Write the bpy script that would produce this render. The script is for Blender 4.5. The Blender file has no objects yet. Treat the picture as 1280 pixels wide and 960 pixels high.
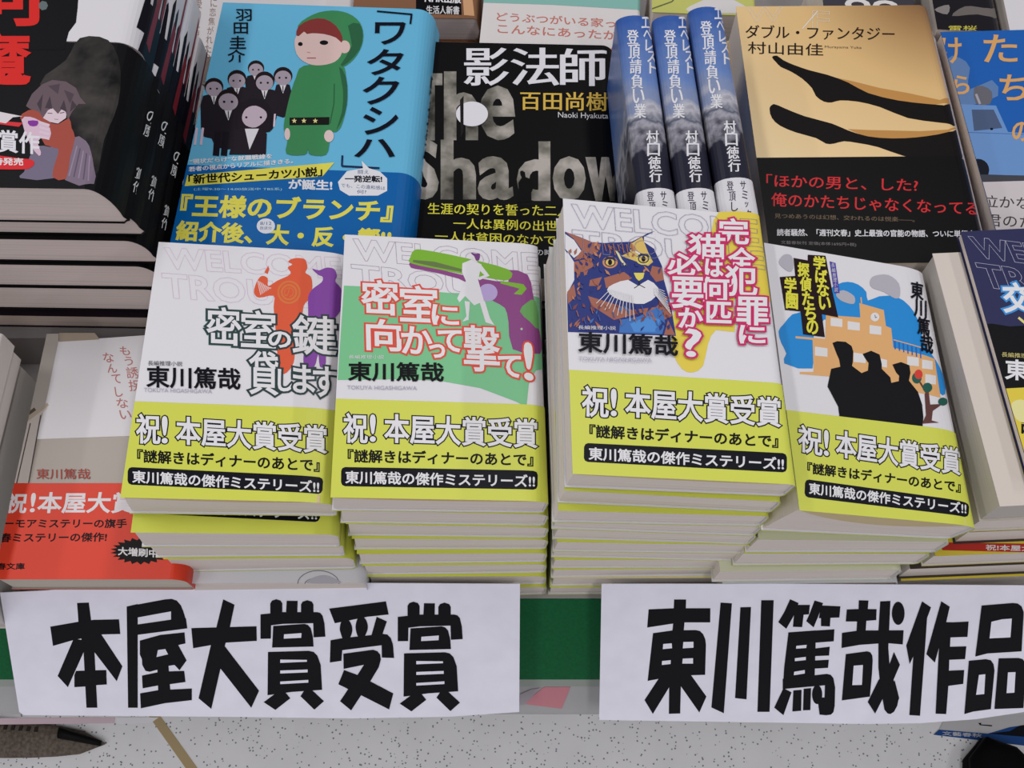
import bpy, bmesh, math, random
import numpy as np
from mathutils import Vector, Matrix
from mathutils.geometry import tessellate_polygon
random.seed(7)
SC = bpy.context.scene
COL = SC.collection

# ------------------------------------------------------------------ camera, light, exposure
F, PITCH, CZ = 1280.0, math.radians(65), 1.38
cam = bpy.data.cameras.new('camera'); cam.sensor_width = 36; cam.lens = F/1280*36
cam.clip_start = .02
camo = bpy.data.objects.new('camera', cam); COL.objects.link(camo)
camo.location = (0, 0, CZ); camo.rotation_euler = (math.radians(90)-PITCH, 0, 0)
SC.camera = camo
SC.view_settings.view_transform = 'Standard'; SC.view_settings.look = 'None'
SC.view_settings.gamma = 1; SC.view_settings.use_curve_mapping = False
SC.view_settings.exposure = -.72
wd = bpy.data.worlds.new('shop'); SC.world = wd; wd.use_nodes = True
bg = wd.node_tree.nodes['Background']; bg.inputs[0].default_value = (.88, .86, 1, 1); bg.inputs[1].default_value = .42
def tube_light(x, y, lx, ly, watts):
    l = bpy.data.lights.new('fluorescent_tube', 'AREA'); l.shape = 'RECTANGLE'; l.size = lx; l.size_y = ly
    l.energy = watts; l.color = (1, .98, .98)
    o = bpy.data.objects.new('fluorescent_tube', l); COL.objects.link(o); o.location = (x, y, 2.75)
for lx in (-2.5, -1.1, .55, 2.2):
    for ly in (-1.0, .95):
        tube_light(lx, ly, .14, 1.25, 20)

# ------------------------------------------------------------------ materials
def lin(c):
    c /= 255.
    return c/12.92 if c <= .04045 else ((c+.055)/1.055)**2.4
MATS = {}
def mat(rgb, rough=.42, kind='', spec=.2):
    key = (rgb, rough, kind)
    if key in MATS: return MATS[key]
    m = bpy.data.materials.new('mat_%d_%d_%d_%s' % (rgb+(kind,))); m.use_nodes = True
    nt = m.node_tree; b = nt.nodes['Principled BSDF']
    if kind not in ('paper', 'pages', 'floor'): rgb = [v if v < 194 else 194+(v-194)*.3 for v in rgb]
    a = [min(.9, lin(v)) for v in rgb]
    if max(rgb) < 50: a = [v*.5 for v in a]; spec *= .5
    b.inputs['Base Color'].default_value = (*a, 1); b.inputs['Roughness'].default_value = rough
    b.inputs['Specular IOR Level'].default_value = spec
    N = nt.nodes.new; K = nt.links.new
    if kind == 'pages':
        tc = N('ShaderNodeTexCoord'); mp = N('ShaderNodeMapping'); mp.inputs['Scale'].default_value = (6, 6, 2600)
        nz = N('ShaderNodeTexNoise'); nz.inputs['Scale'].default_value = 1; nz.inputs['Detail'].default_value = 2
        K(tc.outputs['Object'], mp.inputs[0]); K(mp.outputs[0], nz.inputs[0])
        r = N('ShaderNodeValToRGB'); r.color_ramp.elements[0].position = .3; r.color_ramp.elements[1].position = .7
        r.color_ramp.elements[0].color = (*[v*.84 for v in a], 1); r.color_ramp.elements[1].color = (*[min(.9, v*1.08) for v in a], 1)
        K(nz.outputs[0], r.inputs[0]); K(r.outputs[0], b.inputs['Base Color'])
        bp = N('ShaderNodeBump'); bp.inputs['Strength'].default_value = .15; bp.inputs['Distance'].default_value = .0004
        K(nz.outputs[0], bp.inputs['Height']); K(bp.outputs[0], b.inputs['Normal'])
    if kind in ('cloud', 'everest', 'gold', 'floor', 'smoke', 'fabric', 'paper', 'felt'):
        tc = N('ShaderNodeTexCoord'); nz = N('ShaderNodeTexNoise'); K(tc.outputs['Object'], nz.inputs['Vector'])
        r = N('ShaderNodeValToRGB'); e = r.color_ramp.elements
        if kind == 'cloud':
            nz.inputs['Scale'].default_value = 45; nz.inputs['Detail'].default_value = 4
            e[0].position = .36; e[0].color = (.035, .032, .025, 1); e[1].position = .68; e[1].color = (.42, .38, .34, 1)
            q = e.new(.52); q.color = (.19, .18, .15, 1)
            K(nz.outputs[0], r.inputs[0]); K(r.outputs[0], b.inputs['Base Color'])
        elif kind == 'smoke':
            nz.inputs['Scale'].default_value = 60; nz.inputs['Detail'].default_value = 4
            e[0].position = .35; e[0].color = (.006, .006, .006, 1); e[1].position = .75; e[1].color = (.055, .05, .045, 1)
            K(nz.outputs[0], r.inputs[0]); K(r.outputs[0], b.inputs['Base Color'])
        elif kind == 'everest':
            sp = N('ShaderNodeSeparateXYZ'); K(tc.outputs['Object'], sp.inputs[0])
            nz.inputs['Scale'].default_value = 70; nz.inputs['Detail'].default_value = 6
            ml = N('ShaderNodeMath'); ml.operation = 'MULTIPLY_ADD'; K(nz.outputs[0], ml.inputs[0]); ml.inputs[1].default_value = .05
            K(sp.outputs[1], ml.inputs[2])      # along the spine, roughened by the noise
            mr = N('ShaderNodeMapRange'); mr.inputs['From Min'].default_value = .025; mr.inputs['From Max'].default_value = .18
            K(ml.outputs[0], mr.inputs[0])
            e[0].position = 0; e[0].color = (.012, .012, .022, 1); e[1].position = 1; e[1].color = (.03, .09, .32, 1)
            for p, c in ((.36, (.015, .016, .03)), (.42, (.3, .3, .34)), (.46, (.07, .08, .12)), (.52, (.42, .42, .46)), (.58, (.2, .24, .36)), (.68, (.12, .2, .42))):
                q = e.new(p); q.color = (*c, 1)
            K(mr.outputs[0], r.inputs[0]); K(r.outputs[0], b.inputs['Base Color'])
        elif kind == 'gold':
            # printed gradient of the jacket: pale gold with a scorched brown far right corner
            vd = N('ShaderNodeVectorMath'); vd.operation = 'DISTANCE'; vd.inputs[1].default_value = (.140, .225, .03)
            K(tc.outputs['Object'], vd.inputs[0])
            e[0].position = .015; e[0].color = (.10, .045, .02, 1); e[1].position = .2; e[1].color = (.72, .55, .30, 1)
            q = e.new(.05); q.color = (.32, .18, .07, 1); q = e.new(.10); q.color = (.6, .40, .17, 1)
            K(vd.outputs['Value'], r.inputs[0]); K(r.outputs[0], b.inputs['Base Color'])
        elif kind == 'floor':
            v = N('ShaderNodeTexVoronoi'); v.inputs['Scale'].default_value = 210; K(tc.outputs['Object'], v.inputs['Vector'])
            lt = N('ShaderNodeMath'); lt.operation = 'LESS_THAN'; lt.inputs[1].default_value = .24; K(v.outputs['Distance'], lt.inputs[0])
            s2 = N('ShaderNodeSeparateColor'); K(v.outputs['Color'], s2.inputs[0])
            gt = N('ShaderNodeMath'); gt.operation = 'GREATER_THAN'; gt.inputs[1].default_value = .45; K(s2.outputs[0], gt.inputs[0])
            mu = N('ShaderNodeMath'); mu.operation = 'MULTIPLY'; K(lt.outputs[0], mu.inputs[0]); K(gt.outputs[0], mu.inputs[1])
            mx = N('ShaderNodeMixRGB'); K(mu.outputs[0], mx.inputs[0])
            nz.inputs['Scale'].default_value = 14
            e[0].color = (*[x*.9 for x in a], 1); e[1].color = (*[x*1.06 for x in a], 1); K(nz.outputs[0], r.inputs[0])
            K(r.outputs[0], mx.inputs[1]); mx.inputs[2].default_value = (.22, .24, .27, 1)
            K(mx.outputs[0], b.inputs['Base Color'])
        else:
            nz.inputs['Scale'].default_value = {'fabric': 240, 'paper': 60, 'felt': 500}[kind]
            d = {'fabric': .35, 'paper': .03, 'felt': .14}[kind]
            e[0].position = .3; e[1].position = .7
            e[0].color = (*[x*(1-d) for x in a], 1); e[1].color = (*[min(.92, x*(1+d)) for x in a], 1)
            K(nz.outputs[0], r.inputs[0]); K(r.outputs[0], b.inputs['Base Color'])
    if kind == 'clear':
        b.inputs['Transmission Weight'].default_value = .35; b.inputs['IOR'].default_value = 1.2
    MATS[key] = m
    return m

# ------------------------------------------------------------------ small helpers
def tag(o, label=None, cat=None, group=None, kind=None):
    for k, v in (('label', label), ('category', cat), ('group', group), ('kind', kind)):
        if v: o[k] = v
    return o
def link(name, me, parent=None):
    o = bpy.data.objects.new(name, me); COL.objects.link(o)
    if parent: o.parent = parent
    return o
def mesh(name, V, Fc, mats, parent=None, mi=None, smooth=False):
    me = bpy.data.meshes.new(name); me.from_pydata([tuple(v) for v in V], [], Fc)
    for m in (mats if isinstance(mats, list) else [mats]): me.materials.append(m)
    if mi: me.polygons.foreach_set('material_index', mi)
    if smooth: me.polygons.foreach_set('use_smooth', [True]*len(me.polygons))
    me.update()
    return link(name, me, parent)
def bevel_box(name, lo, hi, m, parent=None, bev=.0006):
    bm = bmesh.new(); bmesh.ops.create_cube(bm, size=1)
    for v in bm.verts:
        v.co = Vector([(lo[i]+hi[i])/2 + v.co[i]*(hi[i]-lo[i]) for i in range(3)])
    bmesh.ops.bevel(bm, geom=bm.edges[:], offset=bev, segments=2, affect='EDGES')
    me = bpy.data.meshes.new(name); bm.to_mesh(me); bm.free(); me.materials.append(m)
    return link(name, me, parent)
def ray(px, py):
    x = (px-640)/F; y = -(py-480)/F
    s, c = math.sin(PITCH), math.cos(PITCH)
    return Vector((x, y*s+c, y*c-s))
def at(px, py, z):
    d = ray(px, py); t = (z-CZ)/d.z
    return Vector((d.x*t, d.y*t, z))
def sm(pts, n=4):        # closed curve through the given points
    out = []; N = len(pts)
    for i in range(N):
        p0, p1, p2, p3 = [np.array(pts[(i+k-1) % N], float) for k in range(4)]
        for j in range(n):
            t = j/n
            out.append(tuple(.5*((2*p1)+(-p0+p2)*t+(2*p0-5*p1+4*p2-p3)*t*t+(-p0+3*p1-3*p2+p3)*t**3)))
    return out
def ell(cx, cy, rx, ry, n=20, rot=0):
    return [(cx+rx*math.cos(a)*math.cos(rot)-ry*math.sin(a)*math.sin(rot), cy+rx*math.cos(a)*math.sin(rot)+ry*math.sin(a)*math.cos(rot)) for a in [i*2*math.pi/n for i in range(n)]]
def fr(x0, y0, s):       # turns coordinates read in an enlarged detail into coordinates of the whole
    return lambda *p: [(x0+a/s, y0+b/s) for a, b in p]

# ------------------------------------------------------------------ text outlines
TXT = {}
def text_geo(s, fat=0.0):
    k = (s, fat)
    if k in TXT: return TXT[k]
    cu = bpy.data.curves.new('t', 'FONT'); cu.body = s; cu.size = 1; cu.resolution_u = 3; cu.offset = fat
    o = bpy.data.objects.new('t', cu); COL.objects.link(o)
    dg = bpy.context.evaluated_depsgraph_get(); dg.update()
    me = bpy.data.meshes.new_from_object(o.evaluated_get(dg))
    bm = bmesh.new(); bm.from_mesh(me); bmesh.ops.remove_doubles(bm, verts=bm.verts, dist=1e-5)
    for f in bm.faces:
        f.normal_update()
        if f.normal.z < 0: f.normal_flip()
    V = np.array([(v.co.x, v.co.y) for v in bm.verts]).reshape(-1, 2); bm.verts.index_update()
    Fc = [tuple(v.index for v in f.verts) for f in bm.faces]
    E = [(e.link_loops[0].vert.index, e.link_loops[0].link_loop_next.vert.index) for e in bm.edges if len(e.link_faces) == 1]
    bm.free(); bpy.data.objects.remove(o); bpy.data.curves.remove(cu); bpy.data.meshes.remove(me)
    if len(V):
        mn, mx = V.min(0), V.max(0); V = (V-mn)/np.maximum(mx-mn, 1e-6)
    TXT[k] = (V, Fc, E)
    return TXT[k]

# ------------------------------------------------------------------ ruled surfaces that carry sheets and print
class Surf:
    """profile polyline (u, z) extruded along v; s runs along the profile"""
    def __init__(self, pts, top, M, base_z):
        self.p = np.array(pts, float); d = np.diff(self.p, axis=0); L = np.hypot(d[:, 0], d[:, 1])
        self.s = np.concatenate([[0], np.cumsum(L)])
        n = np.stack([-d[:, 1], d[:, 0]], 1)/L[:, None]
        vn = np.concatenate([n[:1], n[:-1]+n[1:], n[-1:]]); vn /= np.hypot(vn[:, 0], vn[:, 1])[:, None]
        for i in range(1, len(n)): vn[i] /= max(.5, float(vn[i]@n[i]))
        self.n = vn; self.i0, self.i1 = top; self.M = M; self.Mi = M.inverted(); self.bz = base_z; self.top1 = .00001; self.top2 = .00031; self.band = 0
    def pos(self, s, v, off):
        s = np.asarray(s, float)
        u = np.interp(s, self.s, self.p[:, 0]); z = np.interp(s, self.s, self.p[:, 1])
        return np.stack([u+np.interp(s, self.s, self.n[:, 0])*off, np.asarray(v, float), z+np.interp(s, self.s, self.n[:, 1])*off], -1)
    def inv(self, pts, face='top'):
        o = np.array(self.Mi @ Vector((0, 0, CZ))); R = np.array(self.Mi.to_3x3())
        a = np.array(pts, float); D = np.stack([(a[:, 0]-640)/F, -(a[:, 1]-480)/F], 1)
        sn, cs = math.sin(PITCH), math.cos(PITCH)
        d = np.stack([D[:, 0], D[:, 1]*sn+cs, D[:, 1]*cs-sn], 1) @ R.T
        if face == 'side':
            um = self.p[:, 0].max(); t = (um-o[0])/d[:, 0]; z = o[2]+d[:, 2]*t
            k = int(np.argmax(self.p[:, 0] > um-1e-6))
            return np.stack([self.s[k]+(self.p[k, 1]-z), o[1]+d[:, 1]*t], 1)
        tp = self.p[self.i0:self.i1+1]; ts = self.s[self.i0:self.i1+1]
        z = np.full(len(a), self.bz)
        for _ in range(6):
            t = (z-o[2])/d[:, 2]; u = o[0]+d[:, 0]*t
            z = .5*z+.5*np.interp(u, tp[:, 0], tp[:, 1])
        t = (z-o[2])/d[:, 2]; u = o[0]+d[:, 0]*t
        return np.stack([np.interp(u, tp[:, 0], ts)+np.maximum(0, tp[0, 0]-u)*-1, o[1]+d[:, 1]*t], 1)
    def sheet(self, name, s0, s1, v0, v1, off, th, m, parent):
        ss = [s0]+[x for x in self.s if s0+1e-5 < x < s1-1e-5]+[s1]; n = len(ss)
        A = []
        for o_ in (off+th, off):
            for v in (v0, v1): A += list(self.pos(ss, [v]*n, o_))
        Fc = []
        for i in range(n-1):
            Fc += [(i, i+1, n+i+1, n+i), (2*n+i, 3*n+i, 3*n+i+1, 2*n+i+1), (i, 2*n+i, 2*n+i+1, i+1), (n+i, n+i+1, 3*n+i+1, 3*n+i)]
        Fc += [(0, n, 3*n, 2*n), (n-1, 3*n-1, 4*n-1, 2*n-1)]
        return mesh(name, A, Fc, m, parent)

OB = .0003
class Print:
    """flat ink shapes lying on a surface; all of one part in one mesh"""
    def __init__(self, surf, off, rough=.42, face='top', step=.000005):
        self.band = off == OB; self.clip = 0 if self.band or not surf.band else surf.band
        self.S = surf; self.off = surf.top2 if self.band else surf.top1; self.V = []; self.F = []; self.mi = []; self.m = []; self.rough = rough; self.face = face; self.step = step
    def _mi(self, c):
        m = c if isinstance(c, bpy.types.Material) else mat(c, self.rough)
        if m not in self.m: self.m.append(m)
        return self.m.index(m)
    def raw(self, P, Fc, c, drop=False):
        if not len(P): return
        P = np.array(P, float); self.off += self.step*(1.6 if drop else 1); clip = self.clip if self.clip and P[:, 1].min() < self.clip else None
        cuts = [x for x in self.S.s if P[:, 0].min()+1e-6 < x < P[:, 0].max()-1e-6]
        H_ = -.000004*(np.arange(len(P)) % 2) if drop else np.zeros(len(P))
        if cuts or clip:
            bm = bmesh.new(); vs = [bm.verts.new((P[i][0], P[i][1], H_[i])) for i in range(len(P))]
            for f in Fc:
                try: bm.faces.new([vs[i] for i in f])
                except ValueError: pass
            for x in cuts:
                bmesh.ops.bisect_plane(bm, geom=bm.verts[:]+bm.edges[:]+bm.faces[:], plane_co=(x, 0, 0), plane_no=(1, 0, 0), dist=1e-7)
            if clip: bmesh.ops.bisect_plane(bm, geom=bm.verts[:]+bm.edges[:]+bm.faces[:], plane_co=(0, clip, 0), plane_no=(0, 1, 0), dist=1e-7, clear_inner=True)
            if not bm.verts: bm.free(); return
            bm.verts.index_update(); H_ = np.array([v.co.z for v in bm.verts]); P = np.array([(v.co.x, v.co.y) for v in bm.verts]); Fc = [tuple(v.index for v in f.verts) for f in bm.faces]; bm.free()
        b = len(self.V); self.V += list(self.S.pos(P[:, 0], P[:, 1], self.off+H_))
        mi = self._mi(c)
        for f in Fc:
            a = 0
            for k in range(len(f)):
                p, q = P[f[k]], P[f[(k+1) % len(f)]]; a += p[0]*q[1]-p[1]*q[0]
            self.F.append(tuple(b+i for i in (f if a > 0 else f[::-1]))); self.mi.append(mi)
    def poly_l(self, P, c):
        Fc = tessellate_polygon([[Vector((a, b, 0)) for a, b in P]]); self.raw(P, [tuple(f) for f in Fc], c)
    def poly(self, pts, c): self.poly_l(self.S.inv(pts, self.face), c)
    def polys(self, f, c, *L):
        for p in L: self.poly(f(*p) if f else p, c)
    def line(self, pts, w, c):      # w in pixels of the whole photograph
        for (x0, y0), (x1, y1) in zip(pts, pts[1:]):
            l = math.hypot(x1-x0, y1-y0) or 1; nx, ny = -(y1-y0)/l*w/2, (x1-x0)/l*w/2
            self.poly([(x0+nx, y0+ny), (x1+nx, y1+ny), (x1-nx, y1-ny), (x0-nx, y0-ny)], c)
    def ring(self, L, E, w, c, pen=None):
        """band of width w outside the closed outlines, its outer edge a few microns lower"""
        wx, wy = (w, w) if pen is None else (pen[0]*w, pen[1]*w)
        N = {}
        for a, b in E:
            d = L[b]-L[a]; l = math.hypot(*d)
            if l < 1e-9: continue
            n = np.array([d[1], -d[0]])/l
            N.setdefault(a, []).append(n); N.setdefault(b, []).append(n)
        P = []; I = {}
        for a, ns in N.items():
            m = sum(ns); l = math.hypot(*m)
            m = ns[0] if l < .3 else m/l*min(1.6, 2/l*len(ns)/2)
            I[a] = len(P); P += [L[a], L[a]+m*np.array([wx, wy])]
        if P: self.raw(P, [(I[a], I[a]+1, I[b]+1, I[b]) for a, b in E if a in I and b in I], c, drop=True)
    def quad_text(self, s, A, B, up, fill, out=None, ow=.5, bold=0, fat=0, pen=None, out2=None, ow2=1.0):
        """text filling the parallelogram A (bottom left), B (bottom right), A+up; widths in mm"""
        V, Fc, E = text_geo(s, fat)
        if not len(V): return
        A, B, up = map(np.array, (A, B, up))
        L = self.S.inv(A+V[:, :1]*(B-A)+V[:, 1:]*up, self.face)
        if out2: self.ring(L, E, (ow2+bold*.5)/1000, out2)
        if out: self.ring(L, E, (ow+bold*.5)/1000, out)
        if fill is not None:
            if bold: self.ring(L, E, bold/1000, fill, pen)
            self.raw(L, Fc, fill)
    def G(self, s, x0, y0, x1, y1, fill, sk=0, dy=0, **k):      # one glyph in a box; sk shifts the top, dy drops the right side
        self.quad_text(s, (x0, y1), (x1, y1+dy), (sk, y0-y1), fill, **k)
    def T(self, s, p0, p1, h, fill, sk=0, **k): self.quad_text(s, p0, p1, (sk, -h), fill, **k)
    def Vt(self, s, p0, p1, w, fill, gap=.12, sk=0, **k):       # column of glyphs, p0 top centre, p1 bottom centre
        n = len(s); p0, p1 = np.array(p0, float), np.array(p1, float); st = (p1-p0)/n
        for i, ch in enumerate(s):
            c = p0+st*(i+.5); h = abs(st[1])*(1-gap); ww = w; hh = h
            if ch in 'ッっィャュョ・、': ww, hh = w*.6, h*.6
            if ch == 'ー': ch = '|'; ww = w*.12
            self.quad_text(ch, c+np.array([-ww/2, hh/2])-st*hh/abs(st[1])*0, c+np.array([ww/2, hh/2+sk*ww]), (0, -hh), fill, **k)
    def spine(self, s, sc, v0, v1, w, fill, **k):     # column of glyphs down a spine: sc middle of the spine, v0 upper end
        st = (v1-v0)/len(s)
        for i, ch in enumerate(s):
            c = v0+st*(i+.5); V, Fc, E = text_geo(ch)
            if not len(V): continue
            h = abs(st)*.86; L = np.stack([sc-w/2+V[:, 0]*w, c-h/2+V[:, 1]*h], 1)
            if k.get('bold'): self.ring(L, E, k['bold']/1000, fill)
            self.raw(L, Fc, fill)
    def done(self, name, parent, label=None):
        if not self.V: return None
        if self.band: self.S.top2 = self.off
        else: self.S.top1 = self.off
        o = mesh(name, self.V, self.F, self.m, parent, self.mi)
        if label: o['label'] = label
        return o

# ------------------------------------------------------------------ books
PAGE = (222, 212, 202)
def pose(x, y, z, ry=0, rz=0, rx=0):
    return Matrix.Translation((x, y, z)) @ Matrix.Rotation(math.radians(rz), 4, 'Z') @ Matrix.Rotation(math.radians(ry), 4, 'Y') @ Matrix.Rotation(math.radians(rx), 4, 'X')
def pose3(bl, br, z, tilt=0):
    """pose of a cover whose near corners stand at these points of the plane z"""
    a, b = at(*bl, z), at(*br, z); rz = math.degrees(math.atan2(b.y-a.y, b.x-a.x))
    return pose(a.x, a.y, z, tilt, rz), (b-a).length
def right_pose(br, z, W, tilt, rz):
    b = at(*br, z); m = pose(0, 0, 0, tilt, rz); o = b-(m @ Vector((W, 0, 0)))
    return pose(o.x, o.y, o.z, tilt, rz)
class Book: pass
def book(name, P, W, L, TL, TR=None, ra=.004, rb=.004, jacket=(226, 222, 232), pages=PAGE, obi=None, fly=None, jrough=.42,
         label=None, group=None, cat='book', bulge=0, jmat=None):
    """P: pose of the near left corner of the top cover. TL, TR: thickness at fore-edge and spine."""
    TR = TR or TL; b = Book(); M = P @ Matrix.Translation((0, 0, -TL)); b.M = M
    root = bpy.data.objects.new(name, None); COL.objects.link(root); root.matrix_world = M; root.empty_display_size = .02
    tag(root, label, cat, group); b.root = root
    zt, zb = TL, TL-TR; rb = min(rb, TR*.8); r2 = min(.002, TR*.15)
    pts = [(0, zt), (W-ra, zt)]
    for i in range(1, 9):
        t = i/8*math.pi/2; pts.append((W-ra+ra*math.sin(t), zt-rb+rb*math.cos(t)))
    k = len(pts)-1
    if TR-rb-r2 > .001: pts.append((W+bulge, zb+(TR-rb)*.45)); pts.append((W, zb+r2))
    pts += [(W-r2, zb), (0, 0)]
    S = Surf(pts, (0, k), M, TL); b.S = S; b.sW = S.s[k]; b.W = W; b.L = L
    e = .0007
    A = np.array([S.pos([S.s[i]], [0], -.0006)[0][[0, 2]] for i in range(len(pts))]); A[0, 0] = A[-1, 0] = e*1.5
    n = len(A); V = [(a, e*1.5, z) for a, z in A]+[(a, L-e, z) for a, z in A]
    Fc = [tuple(range(n)), tuple(reversed(range(n, 2*n)))]+[(i, n+i, n+(i+1) % n, (i+1) % n) for i in range(n)]
    b.pages = mesh('page_block', V, Fc, mat(pages, .85, 'pages'), root)
    b.jacket = S.sheet('jacket', 0, S.s[-1], 0, L, -.0005, .0004, jmat or mat(jacket, jrough), root)
    if fly:
        d, c = fly
        n_ = 14; us = [W*.02+(W*.9)*i/(n_-1) for i in range(n_)]
        top = [(u, -.0001, zt-.0007) for u in us]; bot = [(u, -.0001, zt-.0008-d*math.sin(math.pi*(i/(n_-1)))**.8) for i, u in enumerate(us)]
        bt = [(x, .004, z) for x, y, z in top+bot]; V = top+bot+bt; m2 = 2*n_
        Fc = [(i, n_+i, n_+i+1, i+1) for i in range(n_-1)]+[(m2+i, m2+i+1, m2+n_+i+1, m2+n_+i) for i in range(n_-1)]+[(i, i+1, m2+i+1, m2+i) for i in range(n_-1)]+[(n_+i, m2+n_+i, m2+n_+i+1, n_+i+1) for i in range(n_-1)]
        mesh('flyleaf', V, Fc, mat(c, .7), root)['label'] = 'pale orange flyleaf showing under the cover'
    b.obi = None
    if obi:
        h, c = obi; S.band = h; b.obi = S.sheet('paper_band', 0, S.s[-1], -.0002, h, .0001, .0002, mat(c, .38), root)
    return b
WHITE = (232, 228, 238); GREEN = (196, 214, 78); DK = (22, 22, 26)

def pr(b, off=.0001, **k): return Print(b.S, off, **k)

# ------------------------------------------------------------------ setting
Z0, Z1 = .735, .775      # shelf board and the raised tier behind
o = mesh('floor', [(-3, -2, 0), (3, -2, 0), (3, 3, 0), (-3, 3, 0)], [(0, 1, 2, 3)], mat((238, 238, 238), .35, 'floor')); tag(o, kind='structure')
seam_a, seam_b = at(186, 885, 0), at(250, 975, 0)
d = (seam_b-seam_a).normalized(); n = Vector((-d.y, d.x, 0))*.0055
a, b2 = seam_a-d*.9, seam_b+d*.8
o = mesh('trim_1', [a-n, b2-n, b2+n, a+n]+[p+Vector((0, 0, .0008)) for p in (a-n, b2-n, b2+n, a+n)], [(3, 2, 1, 0), (4, 5, 6, 7), (0, 1, 5, 4), (1, 2, 6, 5), (2, 3, 7, 6), (3, 0, 4, 7)], mat((178, 158, 118), .5))
tag(o, kind='structure', label='tan strip let into the speckled floor')

# display table: shelf board, green sloping front, white price rail, plinth cabinet
tb = bpy.data.objects.new('display_table', None); COL.objects.link(tb); tb.location = (0, .5, 0)
tag(tb, 'low shop display table with a dark green sloping front edge and whitish price rail', 'table')
def tpart(name, V, Fc, m, lab=None):
    o = mesh(name, [Vector(v)-Vector((0, .5, 0)) for v in V], Fc, m, tb)
    if lab: o['label'] = lab
    return o
def slab(name, prof, m, x0=-1.0, x1=1.0, lab=None):
    n = len(prof); V = [(x0, y, z) for y, z in prof]+[(x1, y, z) for y, z in prof]
    return tpart(name, V, [tuple(reversed(range(n))), tuple(range(n, 2*n))]+[(i, (i+1) % n, n+(i+1) % n, n+i) for i in range(n)], m, lab)
GR = mat((8, 92, 50), .55, 'felt')
slab('table_top', [(.151, Z0-.012), (1.3, Z0-.012), (1.3, Z0), (.151, Z0)], mat((150, 146, 144), .5), lab='grey shelf board under the front books')
slab('raised_tier', [(.316, Z0+.0002), (1.3, Z0+.0002), (1.3, Z1-.0002), (.316, Z1-.0002)], mat((130, 126, 124), .5), lab='grey raised tier under the far books')
slab('front_panel', [(.1505, Z0-.0005), (.1099, Z0-.0568), (.1129, Z0-.0593), (.1545, Z0-.002)], GR, lab='dark green sloping front panel')
slab('rail_lip', [(.1099, Z0-.0568), (.1062, Z0-.0620), (.1099, Z0-.0640), (.1131, Z0-.0593)], mat((150, 158, 150), .4), lab='grey lip of the price rail')
slab('price_rail', [(.1064, Z0-.0622), (.0910, Z0-.0833), (.0930, Z0-.0853), (.1099, Z0-.0640)], mat((200, 200, 200), .25, 'clear'), lab='translucent white plastic price rail')
slab('cabinet', [(.165, .06), (1.28, .06), (1.28, Z0-.0125), (.165, Z0-.0125)], mat((150, 146, 140), .5), -.98, .98)
slab('plinth', [(.2, 0), (1.25, 0), (1.25, .0595), (.2, .0595)], mat((70, 70, 72), .5), -.95, .95)
# printed stickers on the rail
def incl(px, py, y0, z0, slope, off=0):     # point of the plane through (y0, z0) that falls forward with this slope
    d = ray(px, py); t = (z0-CZ-slope*y0+off)/(d.z-slope*d.y); return Vector((d.x*t, d.y*t, CZ+d.z*t))
def sticker(name, label, pts, c, th=.0003, off=.0004):
    P = [incl(x, y, .1064, Z0-.0622, 1.37, off*1.7) for x, y in pts]; nn = Vector((0, 1.37, -1)).normalized()*th
    c0 = sum(P, Vector())/len(P); n = len(P); V = [p-c0 for p in P]+[p-c0+nn for p in P]
    o = mesh(name, V, [tuple(range(n)), tuple(reversed(range(n, 2*n)))]+[(i, n+i, n+(i+1) % n, (i+1) % n) for i in range(n)], mat(c, .4)); o.location = c0
    return tag(o, label, 'sticker')
sticker('price_sticker', 'pink slanted sticker on the price rail between the two paper signs', [(654, 880), (702, 886), (713, 859), (680, 859)], (205, 130, 138))
sticker('price_sticker', 'small grey paper tag beside the pink sticker on the price rail', [(650, 881), (656, 881), (676, 860), (664, 862), (650, 868)], (158, 152, 156), off=.0008)
sticker('price_strip', 'greyish pink printed strip on the rail below the left paper sign', [(-30, 906), (143, 904), (144, 897), (-30, 898)], (186, 166, 172))
sticker('price_strip', 'white paper strip on the rail right of the greyish pink strip', [(146, 905), (188, 904), (198, 897), (146, 897)], (222, 220, 222))

# ------------------------------------------------------------------ the two paper signs
SLOPE = 1.41
def sign_pt(px, py, off=0): return incl(px, py, .1495, .7735, SLOPE, off)
def paper_sign(label, outline, glyphs, holes, gl):
    P = [sign_pt(*p) for p in outline]; c0 = sum(P, Vector())/len(P)
    nn = Vector((0, -1, 1/SLOPE)).normalized()
    root = bpy.data.objects.new('paper_sign', None); COL.objects.link(root); root.location = c0; tag(root, label, 'sign')
    def lay(pts, z0, z1):
        Q = [sign_pt(*p)-c0 for p in pts]; n = len(Q)
        V = [q+nn*z1 for q in Q]+[q+nn*z0 for q in Q]
        T = [tuple(t) for t in tessellate_polygon([[Vector((x, -y, 0)) for x, y in pts]])]
        T = [t if sum(pts[t[i]][0]*-pts[t[(i+1) % 3]][1]+pts[t[i]][1]*pts[t[(i+1) % 3]][0] for i in range(3)) > 0 else t[::-1] for t in T]
        return V, T+[tuple(n+i for i in reversed(t)) for t in T]+[(i, n+i, n+(i+1) % n, (i+1) % n) for i in range(n)]
    V, Fc = lay(outline, -.0004, 0); mesh('paper_sheet', V, Fc, mat((232, 231, 242), .8, 'paper'), root)
    V, Fc, z = [], [], .00002
    for polys in (glyphs, holes):
        z += .00012; k0 = len(V)
        for p in polys:
            z += .000004; v, f = lay(p, z-.00002, z); k = len(V); V += v; Fc += [tuple(k+i for i in q) for q in f]
        if polys is glyphs:
            o = mesh('lettering', V, Fc, mat((34, 33, 36), .7), root); o['label'] = gl; V, Fc = [], []
        elif polys:
            tag(mesh('letter_counters', V, Fc, mat((232, 231, 242), .8, 'paper'), root), 'white openings inside the black characters', kind='stuff')
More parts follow.
